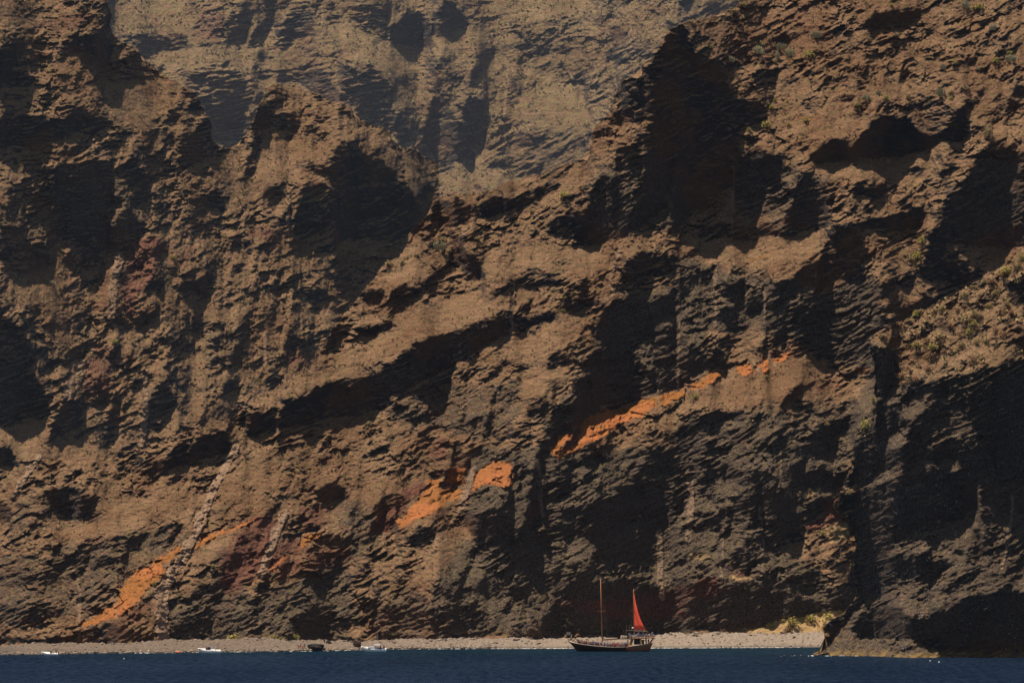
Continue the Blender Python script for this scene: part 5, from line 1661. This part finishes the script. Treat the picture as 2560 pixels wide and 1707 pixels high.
desc = {'cactus': 'pale upright spurge clump', 'green': 'yellow-green rounded shrub', 'straw': 'straw-coloured dry bush', 'russet': 'russet dried bush'}
for ln in PL.strip().splitlines():
    a = ln.split(); sh = int(a[0]); x0, x1, y0, y1 = map(float, a[1:5]); kd = a[5]
    (X_, Y_) = S(sh, (x0+x1)/2, y1); w = (x1-x0)*K; h = (y1-y0)*K
    if w*h < 12: continue
    sz = 'small' if w < 15 else ('middle-sized' if w < 22 else 'large')
    plant(X_, Y_, w, h, 'mid_hills' if sh in (4,) or (sh == 1) else 'cliff', kd, f'{sz} {desc[kd]} on {zone[sh]}', f'{plur[kd]} on {zone[sh]}')
HD = """1380 1435 725 760 straw
1600 1660 575 620 green
1560 1610 628 652 straw
1480 1550 650 690 russet
1700 1775 790 840 green
1690 1765 845 905 russet
1920 2010 600 660 straw
1990 2060 565 625 straw
2180 2280 280 340 green
2260 2345 245 310 straw
2310 2351 185 250 green
1920 1980 445 485 straw
2100 2170 362 402 russet
1740 1815 722 772 straw
1665 1740 758 800 russet
2130 2190 435 482 straw
2170 2230 562 608 russet
2240 2290 572 602 russet
1960 2010 690 738 green
1500 1555 990 1030 russet
1600 1655 1010 1060 russet
1520 1580 1045 1075 russet
1830 1880 655 690 russet
2070 2120 755 795 straw
1910 1960 780 822 straw
1600 1660 785 822 green
1620 1660 722 755 russet
1680 1740 945 978 russet
1530 1560 735 755 straw
2210 2260 510 545 straw
2140 2180 690 725 russet
1850 1890 500 525 straw
2060 2100 370 400 straw
1990 2040 640 680 green
2190 2240 715 750 russet
1800 1840 830 860 russet
1980 2040 880 920 russet
2010 2050 770 800 straw
1640 1690 565 595 straw
1730 1780 560 588 straw
1780 1830 540 570 straw
2050 2090 880 905 straw
1375 1415 805 830 straw
2290 2340 360 400 straw
2100 2140 530 560 green
2040 2080 590 625 straw
1890 1930 560 590 russet
1930 1970 530 560 russet"""
for ln in HD.strip().splitlines():
    a = ln.split(); x0, x1, y0, y1 = map(float, a[:4]); kd = a[4]; X_, Y_ = S(6, (x0+x1)/2, y1); w = (x1-x0)*K; h = (y1-y0)*K
    sz = 'small' if w < 18 else ('middle-sized' if w < 25 else 'large')
    pt = 'lower left part' if X_ < 2340 and Y_ > 840 else ('upper right part' if X_ > 2460 else 'middle')
    plant(X_, Y_, w, h*.9, 'headland', kd, f'{sz} {desc[kd]} on the {pt} of the headland slope', f'{plur[kd]} on the headland slope')
BP = [(7, 1510, 1610, 1245, 1284, 'bright yellow-green bush at the top of the pebbles, largest on the left beach', 'cliff'), (7, 1800, 1845, 1248, 1274, 'small yellow-green bush on the beach top left of a pair', 'cliff'),
      (7, 1860, 1900, 1256, 1276, 'flat yellow-green bush between two others at the beach top', 'cliff'), (7, 1945, 2000, 1240, 1274, 'pointed yellow-green bush at the foot of the cliff', 'cliff'), (7, 2085, 2140, 1266, 1281, 'low yellow-green bush above the big black boulder', 'cliff'),
      (9, 760, 845, 1132, 1190, 'round yellow-green bush on the grassy bank behind the beach', 'cliff'), (9, 885, 970, 1115, 1160, 'yellow-green bush between two others on the grassy bank', 'cliff'), (9, 1005, 1080, 1100, 1168, 'tall yellow-green bush on the grassy bank nearest the headland', 'cliff'),
      (9, 1090, 1140, 1084, 1110, 'small pale bush at the top of the grassy bank beside the headland', 'cliff'), (9, 628, 690, 1165, 1190, 'small yellow-green bush at the left end of the grassy bank', 'cliff'), (9, 730, 760, 1140, 1160, 'tiny bush just left of the round bush on the bank', 'cliff'), (9, 470, 500, 1198, 1214, 'tiny low bush at the far left foot of the grassy bank', 'cliff')]
for sh, x0, x1, y0, y1, lb, la in BP:
    X_, Y_ = S(sh, (x0+x1)/2, y1); plant(X_, Y_, (x1-x0)*K, (y1-y0)*K, la, 'green', lb, 'bushes behind the beach')
X_, Y_ = S(9, 775, 1225); plant(X_, Y_, 22, 14, 'cliff', 'russet', 'dark russet bush below the round green bush on the bank', 'bushes behind the beach')
X_, Y_ = S(9, 1180, 312); plant(X_, Y_, 16, 15, 'headland', 'straw', 'orange-brown bush clinging to the dark edge of the headland', None)

# scattered low scrub nobody could count: one object for each rock mass
def scrub(name, layer, n, smin, smax, mat, label, region, seed, lim=.35):
    r = np.random.RandomState(seed); L = LAY[layer]; st = []
    while len(st) < n:
        x = r.uniform(region[0], region[1], 4000); y = r.uniform(region[2], region[3], 4000)
        ok = (sample(steep, x, y) < lim) & (sample(L['M'].astype(float), x, y) > .95) & (perlin(x/45, y/30, seed) > -.12) & (sample(slope, x, y) > .8) & (sample(orange, x, y) < .2)
        st += list(zip(x[ok], y[ok]))
    st = np.array(st[:n]); x, y = st[:, 0], st[:, 1]; d = sample(L['d'], x, y)
    c = np.stack([(x-CX)/F*d, d, CAMH+(YH-y)/F*d], -1); s = r.uniform(smin, smax, n)*d/F*r.choice([.7, 1, 1.4], n)
    base = []
    for k in range(7):
        a = k*2.4; q = .45 if k else 0
        base.append((q*math.cos(a), q*math.sin(a), .35+(.35 if not k else .1*math.sin(k*5))))
    V, Fc = [], []
    nb = 0
    for bx_, by_, bz_ in base:
        jit = r.uniform(-.22, .22, (n, 3)); cc = c+(np.array([bx_, by_, bz_])+jit)*s[:, None]
        e = r.normal(size=(n, 3)); e /= np.linalg.norm(e, axis=1)[:, None]; f = r.normal(size=(n, 3)); f -= (f*e).sum(1)[:, None]*e; f /= np.linalg.norm(f, axis=1)[:, None]
        h = (s*.5)[:, None]
        for v in (cc+e*h, cc+f*h, cc-e*h, cc-f*h): V.append(v)
    V = np.stack(V, 1); m = V.shape[1]
    idx = np.arange(n*m).reshape(n, m//4, 4).reshape(-1, 4)
    o = link(name, mesh_from_arrays(name, V.reshape(-1, 3), idx, mat)); tag(o, label, 'scrub', None, 'stuff')
scrub('hill_scrub', 'far_hills', 4500, 1.6, 3.2, leaf_mat('far_scrub_leaves', (0.25, 0.20, 0.085), (0.42, 0.33, 0.16)), 'olive scrub dotting the far misty slopes', (0, 1720, 0, 500), 31)
scrub('hill_scrub', 'mid_hills', 4500, 1.6, 3.2, leaf_mat('hillside_scrub_leaves', (0.26, 0.19, 0.08), (0.42, 0.31, 0.15)), 'dry olive scrub dotting the left hillside', (0, 1100, 0, 1150), 32)
scrub('cliff_scrub', 'cliff', 4500, 1.6, 3.2, leaf_mat('cliff_scrub_leaves', (0.28, 0.19, 0.10), (0.46, 0.33, 0.18)), 'dry tan scrub dotting the near cliff ledges', (0, 2560, 0, 1560), 33, .3)
scrub('headland_scrub', 'headland', 260, 3, 6, leaf_mat('headland_scrub_leaves', (0.32, 0.23, 0.11), (0.50, 0.37, 0.20)), 'low dry scrub between the bushes of the headland slope', (2200, 2560, 640, 960), 34, .45)

# broken foam where the sea meets rock and pebbles
def foam():
    r = random.Random(9); m = MB()
    def blob(px, py, w, h):
        q = on_water(px, py); k = q.y/F; m.ball((q.x, q.y, 0.02), (w*k, w*k*2.0, h*k), 2, .45, r.random())
    for _ in range(46): blob(r.uniform(2378, 2402), r.uniform(1636.6, 1638.4), r.uniform(.8, 2.4), r.uniform(1.0, 4.0))
    for _ in range(60): blob(r.uniform(2409, 2436), r.uniform(1636.6, 1638.6), r.uniform(.8, 2.6), r.uniform(1.2, 5.0))
    for _ in range(10): blob(r.uniform(2021, 2036), r.uniform(1638, 1639.5), r.uniform(.8, 2.2), r.uniform(.6, 1.4))
    for _ in range(60): blob(r.uniform(2040, 2560), r.uniform(1638.6, 1639.2), r.uniform(1.0, 4), r.uniform(.3, .8))
    for _ in range(8): blob(r.uniform(1950, 2010), r.uniform(1637, 1640), r.uniform(.6, 1.4), r.uniform(.3, .6))
    for _ in range(330):
        x = r.choice([r.uniform(1240, 1960), r.uniform(300, 2000)]); blob(x, shore_y(x)+r.uniform(-.1, .5), r.uniform(1.0, 4.5), r.uniform(.25, .7))
    o = m.build('sea_foam', flat_mat('white_foam', (0.70, 0.68, 0.64), .9, .1), None, True); tag(o, 'white foam where the sea breaks on rock and pebbles', 'foam', None, 'stuff')
foam()

# things that look alike are told apart by their order from the left
def number_labels():
    ords = ['leftmost', 'second from left', 'third from left', 'fourth from left', 'fifth from left', 'sixth from left', 'seventh from left', 'eighth from left', 'ninth from left', 'tenth from left']
    by = {}
    for o in COL.objects:
        if o.parent is None and 'label' in o and 'kind' not in o: by.setdefault(o['label'], []).append(o)
    for lb, os_ in by.items():
        if len(os_) < 2: continue
        os_.sort(key=lambda o: o.location.x/o.location.y)
        for i, o in enumerate(os_): o['label'] = lb+', '+ords[min(i, 9)]
number_labels()
# ---------------------------------------------------------------- sea haze
def haze():
    x0, x1, y0, y1, z0, z1 = -1300, 1300, -20, 10500, -1.2, 1300
    co = np.array([(x0, y0, z0), (x1, y0, z0), (x1, y1, z0), (x0, y1, z0), (x0, y0, z1), (x1, y0, z1), (x1, y1, z1), (x0, y1, z1)], float)
    fa = np.array([[3, 2, 1, 0], [4, 5, 6, 7], [0, 1, 5, 4], [1, 2, 6, 5], [2, 3, 7, 6], [3, 0, 4, 7]])
    m = bpy.data.materials.new('thin_sea_haze'); m.use_nodes = True
    nt = m.node_tree; nt.nodes.clear()
    out = nt.nodes.new('ShaderNodeOutputMaterial'); v = nt.nodes.new('ShaderNodeVolumePrincipled')
    v.inputs['Color'].default_value = (0.62, 0.72, 0.95, 1)
    v.inputs['Density'].default_value = HAZE
    v.inputs['Anisotropy'].default_value = 0.0
    nt.links.new(v.outputs[0], out.inputs['Volume'])
    o = link('haze', mesh_from_arrays('haze', co, fa, m)); tag(o, kind='stuff', label='thin bluish sea haze in front of the cliffs', cat='haze')
HAZE = 0.0000065
haze()
